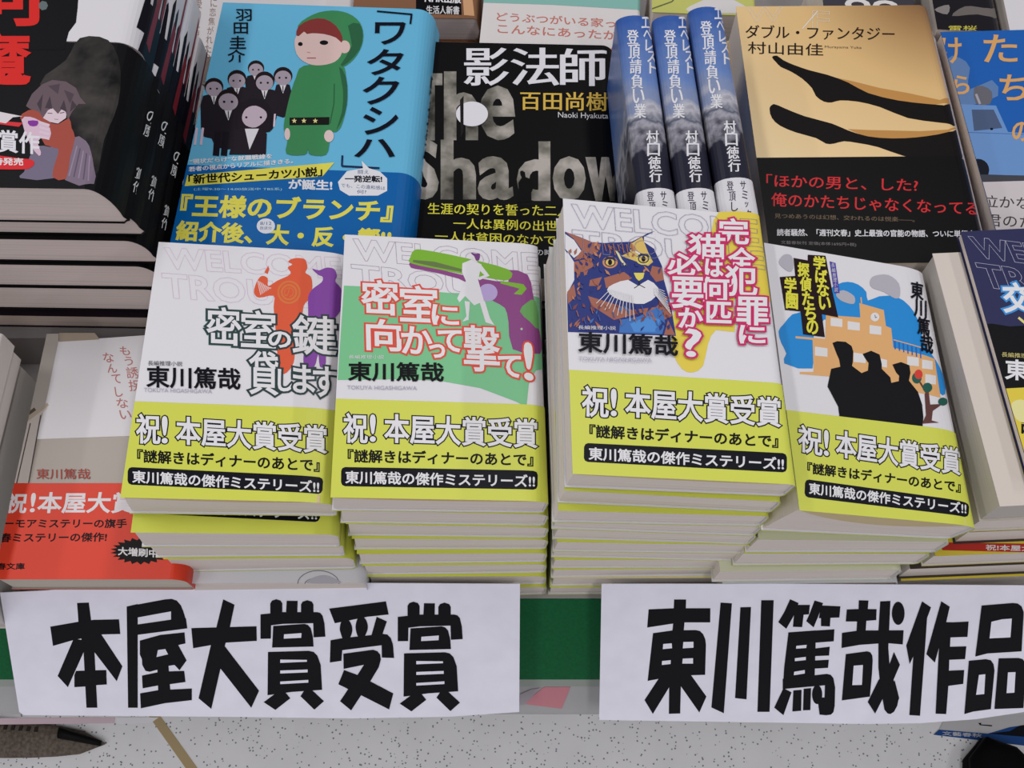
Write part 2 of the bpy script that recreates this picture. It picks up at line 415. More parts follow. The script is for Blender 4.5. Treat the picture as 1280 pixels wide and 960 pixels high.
f1, f2, f3 = fr(50, 730, 5.645), fr(230, 730, 5.645), fr(400, 730, 5.645)
def dome(cx, l, r, top, bot): return [(l, bot), (l, top+30), (l+12, top+10), ((l+r)/2, top), (r-12, top+10), (r, top+30), (r, bot)]
def sho(f, dx, dy, ex, ey):
    a = [dome(0, 609, 694, 106, 205), [(725, 117), (802, 118), (800, 205), (720, 205)], dome(0, 826, 914, 113, 205),
         [(540, 213), (700, 197), (940, 197), (962, 203), (978, 222), (992, 280), (998, 370), (915, 375), (912, 275), (700, 280), (615, 290), (613, 384), (540, 385)]]
    b = [[(630, 295), (850, 280), (875, 288), (895, 310), (910, 370), (915, 440), (622, 447)]]
    c = [[(593, 478), (880, 470), (915, 478), (942, 505), (965, 570), (975, 745), (760, 760), (590, 783)],
         [(563, 832), (640, 775), (715, 762), (750, 805), (645, 887)], [(822, 790), (850, 748), (905, 748), (988, 825), (920, 885)]]
    h1 = [[(707, 352), (830, 343), (828, 376), (705, 382)]]
    h2 = [[(680, 530), (868, 532), (868, 545), (680, 553)], [(680, 607), (873, 600), (873, 620), (680, 628)], [(680, 685), (878, 673), (878, 692), (680, 703)]]
    sh = lambda L, x, y: [f(*[(p+x, q+y) for p, q in P]) for P in L]
    return sh(a+b, dx, dy)+sh(c, ex, ey), sh(h1, dx, dy)+sh(h2, ex, ey)
s1, h1 = sho(f2, 0, 0, 0, 0); s2, h2 = sho(f3, 9, 17, 0, 10)
G1 = [f1(*p) for p in (
    [(262, 133), (345, 130), (362, 262), (385, 480), (405, 872), (328, 872), (308, 480), (272, 268)],
    [(73, 300), (275, 265), (380, 252), (558, 248), (567, 352), (430, 355), (235, 395), (92, 436)],
    [(238, 385), (335, 400), (308, 480), (232, 650), (197, 727), (125, 648)],
    [(370, 340), (430, 350), (582, 580), (542, 685), (385, 480)],
    [(255, 612), (468, 606), (472, 708), (405, 712), (322, 722), (243, 727), (243, 640)],
    [(612, 158), (690, 140), (690, 872), (622, 872)],
    [(612, 158), (880, 108), (928, 104), (965, 116), (995, 150), (1012, 195), (925, 192), (690, 235)],
    [(925, 185), (1008, 180), (1030, 250), (1040, 312), (925, 318)], [(685, 285), (927, 250), (1030, 240), (1040, 312), (685, 358)],
    [(705, 398), (850, 358), (1020, 340), (1027, 418), (975, 430), (880, 458), (830, 465), (705, 498)],
    [(705, 495), (835, 450), (822, 515), (905, 495), (905, 575), (828, 603), (775, 618), (745, 612), (722, 570), (720, 530)],
    [(880, 450), (975, 428), (1035, 538), (985, 607), (950, 570), (900, 577), (830, 590), (822, 515), (905, 495)],
    [(720, 645), (830, 622), (905, 615), (1018, 612), (1027, 690), (915, 706), (832, 715), (725, 735)],
    [(828, 580), (907, 570), (920, 755), (835, 760)], [(707, 770), (835, 748), (1072, 736), (1072, 818), (880, 840), (712, 876)])]
G1 += [f2(*p) for p in (
    [(52, 310), (512, 297), (514, 400), (300, 412), (190, 430), (65, 452)],
    [(277, 107), (357, 145), (325, 300), (290, 430), (258, 595), (193, 880), (103, 805), (190, 430), (230, 300)],
    [(240, 420), (290, 440), (530, 752), (475, 872), (250, 585)])]
G1 += s1+s2+[f3(*p) for p in (
    [(65, 172), (465, 121), (485, 213), (330, 230), (105, 275)],
    sm([(140, 310), (152, 262), (185, 245), (212, 265), (228, 310), (222, 355), (200, 390), (165, 390), (148, 350)]),
    sm([(252, 290), (268, 238), (300, 225), (328, 258), (338, 305), (325, 350), (305, 375), (272, 372), (256, 335)]),
    [(400, 230), (472, 262), (438, 360), (360, 372)],
    [(75, 395), (160, 380), (440, 350), (475, 355), (500, 380), (515, 425), (523, 520), (437, 517), (435, 430), (157, 465), (152, 540), (70, 552)],
    [(165, 490), (375, 462), (405, 472), (424, 495), (430, 530), (415, 585), (355, 685), (220, 890), (142, 825), (265, 640), (310, 568), (167, 597)],
    [(170, 605), (265, 640), (355, 685), (517, 770), (488, 883), (285, 780), (195, 737), (130, 705)])]
H1 = h1+h2
paper_sign('whole white paper sign at left with six bold black characters',
    [(0, 741), (60, 738), (120, 731), (200, 727.5), (300, 728), (640, 730), (650, 730), (649, 890), (560, 896), (440, 898), (280, 896), (30, 894), (24, 890)], G1, H1,
    'six bold black handwritten-style characters')
f4, f5, f6 = fr(790, 735, 5.647), fr(950, 735, 5.647), fr(1110, 735, 5.647)
G2 = [f4(*p) for p in (
    [(297, 80), (382, 80), (380, 140), (365, 300), (345, 690), (340, 885), (260, 887), (262, 700), (285, 300), (290, 250)],
    [(117, 150), (295, 142), (553, 142), (552, 242), (368, 242), (290, 250), (107, 278)],
    [(148, 318), (290, 298), (450, 296), (480, 303), (502, 325), (517, 360), (522, 400), (516, 612), (415, 615), (190, 640), (110, 655)],
    [(190, 635), (285, 625), (262, 700), (147, 888), (88, 790)], [(340, 620), (415, 612), (525, 765), (475, 878), (343, 690)],
    [(625, 102), (705, 107), (648, 883), (560, 842)], [(765, 135), (840, 133), (808, 785), (727, 776)], [(912, 85), (1000, 85), (971, 873), (885, 873)])]
G2 += [f5(*p) for p in (
    [(212, 78), (272, 105), (235, 200), (185, 287), (128, 240), (170, 170)], [(240, 118), (352, 118), (345, 185), (235, 192)], [(240, 180), (308, 185), (297, 275), (232, 273)],
    [(385, 87), (445, 105), (410, 200), (378, 277), (326, 233), (350, 180)], [(430, 122), (567, 128), (560, 207), (415, 212)], [(430, 200), (497, 205), (493, 270), (430, 268)],
    [(200, 312), (395, 298), (385, 640), (380, 690), (200, 697), (160, 712), (170, 560)], [(380, 300), (525, 290), (520, 375), (385, 385)],
    [(375, 427), (492, 413), (487, 475), (375, 480)], [(375, 511), (485, 505), (480, 562), (375, 568)],
    [(160, 640), (470, 605), (498, 611), (518, 635), (530, 700), (527, 830), (518, 875), (500, 892), (465, 897), (420, 892), (410, 815), (430, 772), (455, 772), (458, 685), (160, 712)],
    [(165, 705), (222, 735), (165, 897), (100, 843)], [(235, 722), (293, 717), (290, 865), (228, 870)], [(308, 710), (360, 705), (355, 860), (303, 862)], ell(403, 750, 36, 68),
    [(697, 85), (765, 87), (760, 147), (822, 148), (820, 225), (750, 230), (745, 305), (680, 310), (685, 235), (605, 235), (612, 150), (695, 147)],
    [(578, 315), (700, 298), (1013, 297), (1007, 397), (905, 388), (835, 390), (700, 400), (575, 422)],
    [(605, 465), (755, 445), (778, 452), (792, 475), (795, 510), (790, 600), (775, 765), (577, 792)],
    [(848, 93), (920, 90), (905, 420), (915, 560), (980, 770), (968, 830), (945, 872), (920, 888), (900, 884), (878, 858), (850, 700), (835, 560), (835, 300)],
    [(945, 450), (987, 540), (940, 650), (860, 790), (812, 885), (760, 803), (835, 650), (905, 560)], [(950, 650), (982, 775), (945, 872), (915, 860), (905, 760)], ell(975, 177, 45, 82))]
G2 += [f6(*p) for p in (
    [(240, 92), (303, 135), (275, 210), (262, 400), (225, 900), (150, 895), (178, 480), (152, 535), (128, 405)],
    [(375, 92), (435, 130), (410, 240), (365, 395), (330, 525), (270, 465)], [(370, 240), (450, 240), (440, 345), (432, 500), (425, 690), (410, 888), (335, 885), (360, 395)],
    [(405, 243), (568, 235), (560, 343), (435, 347)], [(425, 413), (552, 410), (543, 500), (425, 505)], [(425, 582), (537, 577), (530, 675), (415, 690)],
    [(660, 122), (880, 104), (915, 108), (942, 128), (957, 170), (942, 445), (700, 460), (615, 482)],
    [(570, 512), (690, 500), (725, 508), (744, 535), (751, 580), (725, 853), (600, 870), (538, 888)],
    [(780, 495), (920, 492), (950, 500), (968, 525), (975, 570), (955, 845), (750, 852)])]
H2 = [f4(*p) for p in ([(220, 392), (280, 387), (282, 422), (217, 428)], [(362, 378), (433, 376), (433, 418), (358, 422)], [(212, 512), (273, 506), (272, 533), (210, 540)], [(358, 495), (430, 492), (430, 530), (354, 530)])]
H2 += [f5(*p) for p in ([(255, 405), (328, 398), (325, 420), (253, 425)], [(245, 492), (322, 483), (322, 505), (245, 513)], [(240, 588), (315, 575), (315, 600), (238, 612)], [(660, 545), (725, 540), (718, 680), (650, 682)])]
H2 += [f6(*p) for p in ([(728, 235), (800, 218), (872, 212), (862, 345), (715, 352)], [(640, 610), (685, 605), (677, 745), (620, 750)], [(845, 592), (898, 590), (890, 735), (835, 738)])]
paper_sign('white paper sign at right with bold black characters, cut off by the frame',
    [(752, 730), (1000, 730), (1285, 732), (1330, 733), (1328, 886), (1280, 890), (1220, 899), (1150, 904), (1085, 905), (749, 900)], G2, H2,
    'bold black handwritten-style characters')

# ------------------------------------------------------------------ front row, four green-banded stacks
def band_text(b, A):
    """the same three lines on every green band; A: positions read from that band"""
    p = pr(b, OB)
    OUT = (26, 26, 34)
    for s, a, e, h in A['big']: p.T(s, a, e, h, (250, 250, 255), out=OUT, ow=.8, bold=.32)
    s, a, e, h = A['mid']; p.T(s, a, e, h, DK, bold=.2)
    p.poly(A['box'], (20, 22, 34))
    s, a, e, h = A['low']; p.T(s, a, e, h, (245, 245, 248), bold=.16)
    p.done('band_lettering', b.obi)
def rbox(q, r=.06):
    q = [np.array(x, float) for x in q]; out = []
    for i in range(4):
        a, c, d = q[i-1], q[i], q[(i+1) % 4]
        la = 5/max(1, np.hypot(*(a-c))); ld = 5/max(1, np.hypot(*(d-c)))
        out += [tuple(c+(a-c)*la), tuple(c+((a-c)*la+(d-c)*ld)*.3), tuple(c+(d-c)*ld)]
    return out
L2T, L3T = '『謎解きはディナーのあとで』', '東川篤哉の傑作ミステリーズ!!'
BW = .107
def posed(x, y, z, rx, ry, rz): return pose(x, y, z, ry, rz, rx)
def small_caps(p, s, x0, y, x1, h, c): p.T(s, (x0, y), (x1, y), h, c)

# --- stack 1, leftmost
WB = (236, 232, 242)
b = book('paperback_book', posed(-.1928, .1625, .8995, -.9, 8.2, 1.3), .105, .150, .0242, .0212, ra=.022, rb=.006, jacket=WB, obi=(.052, GREEN), fly=(.0022, (214, 176, 140)),
    label='topmost paperback of the leftmost green-banded stack, red and purple silhouettes in caps on it', group='front row paperbacks')
q = fr(180, 280, 4.8); p = pr(b)
OUTL = (196, 168, 190)
p.T('WELCOME', (208, 336), (428, 349), 27, None, out=OUTL, ow=.22, fat=.02, sk=-3); p.T('TROUBLE', (205, 372), (424, 388), 31, None, out=OUTL, ow=.22, fat=.02, sk=-3)
p.done('outline_lettering', b.jacket)
p = pr(b, .0005)
RD, PU = (226, 84, 52), (122, 62, 150)
p.poly(sm(q((865, 228), (885, 210), (930, 204), (968, 215), (980, 262), (968, 292), (1000, 315), (1010, 365), (1000, 440), (958, 490), (945, 600), (905, 650), (905, 780), (890, 850), (840, 900), (808, 850), (790, 640), (778, 500), (778, 430), (690, 442), (660, 410), (675, 350), (705, 312), (742, 325), (745, 372), (800, 340), (880, 300), (862, 262), (890, 242)), 3), RD)
p.polys(q, RD, [(722, 290), (745, 250), (752, 270), (742, 300)])
for i in range(9): p.line(q((680+i*9, 335+i*6), (700+i*8, 425-i*5)), .7, (250, 240, 240))
p.poly(sm(q((1008, 268), (1050, 278), (1095, 262), (1140, 270), (1157, 310), (1148, 345), (1180, 385), (1190, 440), (1178, 520), (1130, 580), (1100, 620), (1092, 760), (1088, 850), (1055, 855), (1045, 780), (1020, 860), (958, 845), (968, 700), (985, 560), (985, 440), (1012, 390), (1065, 350), (1072, 318), (1045, 305)), 3), PU)
for r_ in (70, 30): p.T('◎' if r_ > 40 else 'の', q((870-r_, 410+r_))[0], q((870+r_, 410+r_))[0], 2*r_/4.8, (214, 110, 60))
p.done('cover_picture', b.jacket, 'red and purple figures of two people in caps')
p = pr(b, .0018); OT = (38, 56, 58)
for g in (('密', 259, 384, 301, 430), ('室', 302, 388, 344, 433), ('の', 336, 414, 363, 433), ('鍵', 366, 394, 420, 442), ('貸', 312, 439, 347, 492), ('し', 348, 462, 366, 488), ('ま', 367, 456, 393, 490), ('す', 392, 458, 420, 495)):
    p.G(*g, (244, 244, 248), dy=2, out=OT, ow=1.3, bold=.35, out2=(70, 120, 110) if g[0] in '密' else None, ow2=1.5)
p.done('title_lettering', b.jacket)
p = pr(b); p.T('東川篤哉', (184, 484), (300, 487), 26, (18, 18, 30), bold=.3); p.T('長編推理小説', (185, 457), (228, 458), 6, (60, 60, 70)); p.T('TOKUYA HIGASHIGAWA', (180, 490), (265, 492), 5, (165, 160, 175))
p.done('author_lettering', b.jacket)
band_text(b, dict(big=[('祝', (171, 554), (200, 555), 36), ('!', (203, 554), (209, 554), 33), ('本屋大賞受賞', (221, 555), (408, 567), 34)], mid=(L2T, (172, 578), (399, 590), 16),
    box=rbox([(160, 584), (404, 597), (402.5, 618), (159.5, 606)]), low=(L3T, (166, 603.5), (398.5, 616.5), 15)))
def stack_book(lab, grp, br, z, W, tilt, rz, TL, TR, jk=WB, obi=(.052, GREEN), **k):
    return book('paperback_book', right_pose(br, z, W, tilt, rz), W, .150, TL, TR, ra=k.pop('ra', .006), rb=k.pop('rb', .006), jacket=jk, obi=obi, label=lab, group=grp, **k)
G1_ = 'paperbacks under the silhouettes paperback'
b = stack_book('second paperback of the leftmost green-banded stack, its black writing strip half showing', G1_, (423, 668), .8610, .105, 6.4, 1.3, .0265, .0235)
p = pr(b, OB); p.poly(rbox([(166, 622), (402, 634), (399, 653), (163, 641)]), (20, 22, 34)); p.T(L3T, (170, 638), (396, 650.5), 15, (245, 245, 248), bold=.16); p.done('band_lettering', b.obi)
stack_book('plain paperback third from top of the leftmost green-banded stack', G1_, (428, 680), .8385, .105, 4.8, 1.3, .0270, .0240)
stack_book('paperback fourth from top of the leftmost green-banded stack, showing a green line', G1_, (441, 697), .8140, .105, 3.2, 1.3, .0280, .0235)
b = stack_book('white paperback with a faint line drawing, lowest in the leftmost green-banded stack', G1_, (456, 728), .7895, .105, 1.2, .6, .0280, .0265, jk=(216, 216, 226), obi=None)
q = fr(140, 480, 3.693); p = pr(b)
for r_ in ((52, 60), (34, 26)): p.line([(390+r_[0]*.5*math.cos(t)+8, 730-r_[1]*.28*math.sin(t)) for t in [i*math.pi/12 for i in range(13)]], 1, (120, 118, 126))
p.poly(sm([(384, 729), (392, 722), (405, 719), (418, 723), (425, 729)]), (170, 168, 176)); p.done('cover_picture', b.jacket)

stack_book('lowest paperback of the leftmost green-banded stack, under the white one with a line drawing', G1_, (452, 734), .7625, .105, 0, .6, .0270, .0270)

# --- stack 2
b = book('paperback_book', posed(-.0878, .1597, .9080, .3, 7.1, 1.3), .107, .150, .0210, .0192, ra=.014, rb=.004, jacket=WB, obi=(.052, GREEN), fly=(.0016, (214, 170, 120)),
    label='topmost paperback of the second green-banded stack, girl before a huge purple pistol on it', group='front row paperbacks')
q = fr(420, 280, 4.571); p = pr(b)
p.poly([(430, 357), (478, 359), (560, 366), (690, 374), (693, 468), (684, 462), (670, 463), (661, 480), (658, 509), (645, 502), (600, 485), (550, 476), (500, 474), (422, 475)], (112, 180, 130))
p.done('cover_background', b.jacket, 'green ground printed on the cover')
p = pr(b, .0002); OUTL = (150, 130, 150)
p.T('WELCOME', (443, 325), (674, 344), 27, None, out=OUTL, ow=.22, fat=.02, sk=-2); p.T('TROUBLE', (441, 357), (684, 380), 27, None, out=OUTL, ow=.22, fat=.02, sk=-2)
p.done('outline_lettering', b.jacket)
p = pr(b, .0006); GG, PP = (112, 164, 42), (126, 60, 118)
p.poly(sm(q((425, 215), (500, 235), (600, 262), (720, 290), (830, 312), (985, 330), (985, 262), (1095, 290), (1125, 400), (1150, 560), (1170, 650), (1166, 742), (1010, 716), (985, 560), (965, 480), (900, 442), (830, 385), (700, 312), (500, 264), (428, 250)), 2), PP)
p.poly(sm(q((425, 190), (445, 152), (500, 148), (720, 190), (985, 260), (985, 320), (880, 310), (720, 285), (600, 262), (430, 225)), 3), GG)
p.poly(q((440, 205), (560, 215), (720, 258), (720, 275), (560, 245), (440, 218)), (90, 110, 60))
p.poly(q((940, 325), (1070, 345), (1090, 370), (1060, 405), (1015, 400), (1050, 370), (940, 340)), GG)
p.poly(sm(q((1090, 450), (1140, 440), (1160, 600), (1110, 560), (1050, 500)), 2), (96, 150, 84)); p.poly(ell(*q((1060, 600))[0], 1.5, 1.5), (170, 180, 160))
p.poly(ell(*q((868, 392))[0], 12, 11), (168, 150, 196))
GW = (238, 234, 242)
p.poly(q((722, 225), (775, 203), (832, 232), (812, 320), (845, 440), (790, 465), (738, 412), (705, 448), (692, 425), (742, 325), (720, 275)), GW)
p.poly(q((830, 235), (877, 296), (818, 322), (812, 306), (848, 292), (812, 258)), GW)
p.poly(q((735, 440), (765, 445), (757, 548), (722, 558), (745, 528)), GW); p.poly(q((820, 445), (850, 440), (880, 540), (905, 578), (855, 562)), GW)
p.poly(ell(*q((795, 198))[0], 4, 4.6), (230, 214, 214)); p.poly(sm(q((770, 165), (800, 170), (822, 170), (818, 205), (800, 210), (790, 185)), 2), (104, 50, 116))
p.done('cover_picture', b.jacket, 'girl in white before a pistol')
p = pr(b, .0020)
for g in (('密', 453, 350, 498, 392), ('室', 501, 357, 547, 401), ('に', 541, 381, 573, 405), ('向', 459, 399, 501, 437), ('か', 503, 408, 540, 441), ('っ', 538, 430, 556, 446), ('て', 549, 412, 577, 438), ('撃', 581, 407, 624, 463), ('て', 624, 444, 651, 470), ('!', 656, 428, 666, 474)):
    p.G(*g, (250, 248, 250), dy=2, out=(222, 70, 56), ow=1.2, bold=.4, sk=-1)
p.done('title_lettering', b.jacket)
p = pr(b, .0004); p.T('東川篤哉', (436, 476), (554, 477), 23, (18, 18, 24), bold=.3); p.T('長編推理小説', (436, 449), (480, 449), 5, (225, 235, 225)); p.T('TOKUYA HIGASHIGAWA', (434, 487), (521, 488), 5, (165, 160, 175))
p.done('author_lettering', b.jacket)
band_text(b, dict(big=[('祝', (430, 553), (459, 554), 36), ('!', (463, 552), (469, 552), 33), ('本屋大賞受賞', (481, 553), (671, 560), 35)], mid=(L2T, (435, 578), (666, 583), 16),
    box=rbox([(426.5, 584), (672, 589), (671.5, 612.5), (426.3, 608)]), low=(L3T, (432, 604.5), (668, 609.5), 15.5)))
ys = [643, 659, 674, 691, 705, 720, 733]; nth = ['second', 'third', 'fourth', 'fifth', 'sixth', 'seventh', 'eighth and lowest']
for i, y in enumerate(ys):
    z = .8948-.01997*(i+1)
    stack_book('paperback %s from the top of the second green-banded stack, under the pistol cover' % nth[i], 'paperbacks under the pistol paperback', (687-i*.6+random.uniform(-1, 1), y), z, BW,
               7.1*(7-i)/8.0, 1.3+random.uniform(-.8, .8), .0214, .0197, jk=(226, 226, 214))

# --- stack 3
b = book('paperback_book', posed(.0273, .1586, .9442, -.2, 9, .4), .107, .150, .0185, .0170, ra=.006, rb=.003, jacket=WB, obi=(.052, GREEN), fly=(.0012, (214, 180, 140)),
    label='topmost paperback of the tallest green-banded stack, brown and blue cat face on it', group='front row paperbacks')
q = fr(680, 240, 4); p = pr(b)
p.poly(sm(q((875, 100), (1080, 125), (1100, 300), (1150, 545), (1060, 542), (955, 530), (950, 620), (952, 700), (860, 690), (820, 760), (795, 870), (740, 903), (690, 885), (655, 830), (640, 780), (640, 700), (650, 600), (780, 400), (775, 260), (840, 190)), 2), (246, 190, 70))
p.done('cover_background', b.jacket, 'orange yellow patch printed on the cover')
p = pr(b, .0003); OUTL = (130, 126, 150)
p.T('WELCOME', (716, 284), (948, 304), 29, None, out=OUTL, ow=.22, fat=.02, sk=-2); p.T('TROUBLE', (717, 315), (956, 338), 28, None, out=OUTL, ow=.22, fat=.02, sk=-2)
p.done('outline_lettering', b.jacket)
p = pr(b, .0008); BR_, BL_, YE = (150, 92, 74), (30, 44, 110), (214, 172, 92)
p.poly(q((105, 198), (180, 225), (240, 250), (300, 255), (440, 248), (490, 222), (520, 205), (556, 195), (552, 290), (590, 370), (600, 440), (622, 520), (640, 600), (660, 720), (120, 700), (115, 510), (152, 440), (150, 350), (105, 290)), BL_)
W_ = (238, 236, 242)
p.polys(q, W_, [(106, 210), (150, 240), (190, 300), (150, 330), (106, 285)], [(118, 300), (150, 350), (150, 440), (120, 490)], [(500, 225), (556, 195), (552, 285), (500, 250)])
p.polys(q, BR_, [(105, 198), (240, 250), (285, 262), (270, 300), (200, 330), (150, 340), (190, 290), (150, 235)], [(150, 350), (230, 330), (250, 370), (200, 400), (150, 400)],
        [(116, 500), (150, 460), (160, 520), (120, 560)], [(220, 520), (350, 560), (440, 590), (560, 575), (615, 520), (640, 620), (600, 640), (500, 600), (350, 640), (240, 570)], [(230, 440), (290, 425), (270, 470), (225, 470)],
        [(540, 370), (590, 380), (600, 440), (560, 450), (530, 410)], [(620, 640), (655, 715), (600, 715)], [(300, 430), (400, 400), (440, 430), (380, 470), (310, 480)])
p.polys(q, YE, [(430, 262), (490, 225), (520, 300), (545, 350), (520, 370), (440, 340), (385, 320), (430, 300)])
p.polys(q, BL_, [(400, 262), (440, 285), (400, 300)], [(470, 360), (540, 375), (530, 400), (450, 395)])
for cx, cy, c in ((330, 352, (190, 130, 90)), (497, 335, (226, 190, 90))):
    e = q((cx, cy))[0]; p.poly(ell(*e, 9.5, 7.5), c); p.poly(ell(*e, 7, 5.6), (30, 34, 70)); p.poly(ell(*e, 5.6, 4.2), (222, 176, 90)); p.poly(ell(*e, 2.6, 3.6), (24, 26, 48)); p.poly([(e[0]-9, e[1]-2), (e[0]-4, e[1]-7), (e[0]+5, e[1]-6.5), (e[0]+9, e[1]-1), (e[0]+4, e[1]-3.6), (e[0]-4, e[1]-3.8)], (30, 34, 70))
p.line(q((360, 290), (385, 340), (405, 365)), 2.6, (236, 214, 150)); p.line(q((440, 290), (480, 310)), 2, (240, 236, 230))
p.poly(sm(q((315, 490), (345, 462), (420, 440), (470, 470), (520, 440), (570, 480), (562, 520), (500, 560), (420, 552), (350, 528)), 2), W_)
p.poly(q((448, 405), (502, 405), (495, 432), (474, 445), (460, 432)), (232, 196, 90)); p.line(q((474, 445), (476, 465), (450, 482)), 1, DK); p.line(q((476, 465), (505, 480)), 1, DK)
p.polys(q, (54, 104, 170), [(380, 640), (470, 625), (560, 580), (600, 620), (605, 660), (590, 712), (375, 705)])
p.polys(q, (70, 130, 196), [(430, 660), (520, 620), (580, 640), (560, 700), (450, 700)])
HEAD = [(125, 300), (240, 262), (440, 262), (520, 300), (580, 380), (596, 450), (615, 540), (640, 690), (130, 690), (125, 520), (160, 440), (160, 350)]
def inside(x, y, P):
    c = False
    for (x0, y0), (x1, y1) in zip(P, P[1:]+P[:1]):
        if (y0 > y) != (y1 > y) and x < (x1-x0)*(y-y0)/(y1-y0)+x0: c = not c
    return c
for i in range(150):
    x, y = random.uniform(120, 640), random.uniform(262, 690)
    if not inside(x, y, HEAD) or (300 < x < 580 and 430 < y < 565) or math.hypot(x-330, y-352) < 48 or math.hypot(x-497, y-335) < 48: continue
    t = random.choice((.9, 1.2, 2.0, 2.3)); l = random.uniform(14, 34); w = random.uniform(4, 9)
    c = random.choice((BR_, BL_, (176, 120, 86), (62, 60, 104), BR_) if y < 560 else (BR_, (54, 104, 170), BL_, (110, 58, 66)))
    dx, dy = math.cos(t), math.sin(t); p.poly(q((x-dx*l, y-dy*l), (x-dy*w, y+dx*w), (x+dx*l*.7+4, y+dy*l*.7), (x+dy*w, y-dx*w)), c)
for i in range(10):
    x = 330+i*12; p.line(q((x, 490+i*3), (x-70+i*9, 560+i*9+8*(i % 3))), .8, (235, 232, 240))
for i in range(9): p.line(q((550, 480+i*4), (600+i*4, 500+i*14)), .7, (235, 232, 240))
for i in range(7): p.line(q((300+i*22, 262+3*(i % 2)), (310+i*22, 300+10*(i % 3))), 1.2, BR_)
for i in range(14): p.line(q((125+i*36, 560+(i*37) % 90), (135+i*36, 590+(i*37) % 90)), 1.1, BR_ if i % 2 else (54, 84, 150))
p.done('cover_picture', b.jacket, 'cat face in brown, gold and blue')
p = pr(b, .0038); OC = (186, 36, 92)
for ch, x0, y0, x1, y1 in (('完', 872, 137, 1018, 262), ('全', 922, 282, 1048, 395), ('犯', 905, 375, 1060, 520), ('罪', 962, 530, 1115, 672), ('に', 975, 672, 1100, 758), ('猫', 722, 215, 900, 335), ('は', 805, 340, 890, 425), ('何', 775, 430, 920, 548), ('匹', 812, 555, 930, 655),
                           ('必', 618, 312, 780, 420), ('要', 640, 430, 790, 582), ('か', 672, 585, 788, 680), ('?', 705, 690, 780, 825)):
    (a, c), (e, g) = q((x0, y0), (x1, y1)); p.G(ch, a, c, e, g, (250, 248, 252), dy=1, out=OC, ow=1.3, bold=.38)
p.done('title_lettering', b.jacket)
p = pr(b, .0026); p.T('東川篤哉', (723, 441), (846, 446), 25, (18, 18, 30), bold=.3); p.T('長編推理小説', (722, 413), (769, 414), 5, (225, 225, 235)); p.T('TOKUYA HIGASHIGAWA', (723, 452), (814, 454), 5, (165, 160, 175))
p.done('author_lettering', b.jacket)
band_text(b, dict(big=[('祝', (728, 520), (760, 522), 37), ('!', (764, 520), (770, 520), 33), ('本屋大賞受賞', (782, 521), (975, 534), 36)], mid=(L2T, (737, 547), (972, 560), 16),
    box=rbox([(730, 554), (983, 567), (983, 591), (729.5, 577.5)]), low=(L3T, (736, 575), (979, 588), 15.5)))
br3 = [(979, 627), (964, 645), (955, 658), (948, 669), (941, 681), (932, 691), (925, 700), (918, 710), (912, 722), (903, 733)]
nth = ['second', 'third', 'fourth', 'fifth', 'sixth', 'seventh', 'eighth', 'ninth', 'tenth', 'eleventh and lowest']
for i, e in enumerate(br3):
    z = .9272-.01747*(i+1)
    stack_book('paperback %s from the top of the tallest green-banded stack, under the cat cover' % nth[i], 'paperbacks under the cat paperback', e, z, BW,
               9*(10-i)/11.0, .4+random.uniform(-.8, .8), .0187, .0172, jk=(224, 224, 216) if i % 3 else (216, 216, 200), ra=.004, obi=(.052, GREEN) if i != 8 else (.052, (232, 196, 140)))

# --- stack 4
b = book('paperback_book', posed(.1380, .1530, .9085, 1.0, 17.5, 1.0), .106, .150, .036, .0250, ra=.020, rb=.006, jacket=WB, obi=(.052, GREEN), fly=(.011, (214, 182, 140)),
    label='paperback sloping down on the fourth stack, three black silhouettes before an orange school', group='front row paperbacks')
q = fr(940, 280, 3.765); p = pr(b)
BLU, ORG = (28, 128, 200), (240, 160, 104)
p.poly(sm(q((150, 470), (190, 425), (240, 410), (330, 330), (400, 285), (450, 272), (500, 285), (538, 320), (545, 360), (600, 340), (680, 342), (740, 385), (780, 450), (810, 560), (865, 640), (905, 720), (910, 800), (860, 780), (660, 600), (500, 460), (340, 450), (288, 540), (285, 680), (152, 656), (162, 610), (138, 560), (125, 505)), 2), BLU)
p.poly(q((205, 528), (345, 540), (348, 428), (510, 440), (505, 372), (620, 405), (630, 480), (655, 490), (665, 582), (860, 635), (888, 818), (760, 790), (650, 742), (225, 706), (225, 696), (290, 696), (285, 545), (205, 538)), ORG)
for x0, y0, x1, y1 in ((370, 440, 425, 485), (450, 457, 507, 502), (553, 475, 608, 522), (296, 577, 355, 625), (478, 605, 535, 655), (600, 632, 635, 676), (730, 622, 785, 670), (800, 638, 850, 686), (815, 706, 865, 756)):
    p.poly(q((x0, y0), (x1, y0+8), (x1, y1), (x0, y1-6)), (236, 230, 226))
for i in range(7): p.line(q((672+i*20, 550+i*6), (674+i*20, 590+i*7)), 1.6, (30, 90, 170))
p.line(q((665, 545), (805, 585)), 1.2, ORG); p.line(q((512, 345), (515, 375)), 1.6, ORG)
p.poly(ell(*q((578, 438))[0], 5.5, 5.5), (240, 236, 236)); p.line(q((578, 428), (580, 442), (588, 438)), .7, DK)
GC = (166, 164, 172)
for L_ in (((125, 180), (150, 145), (185, 150), (195, 200), (180, 225), (150, 210)), ((555, 270), (575, 245), (640, 240), (690, 280), (695, 340), (670, 350), (620, 320), (565, 300)), ((395, 330), (430, 312), (480, 340), (480, 375), (445, 372), (410, 355))):
    p.poly(sm(q(*L_), 3), GC)
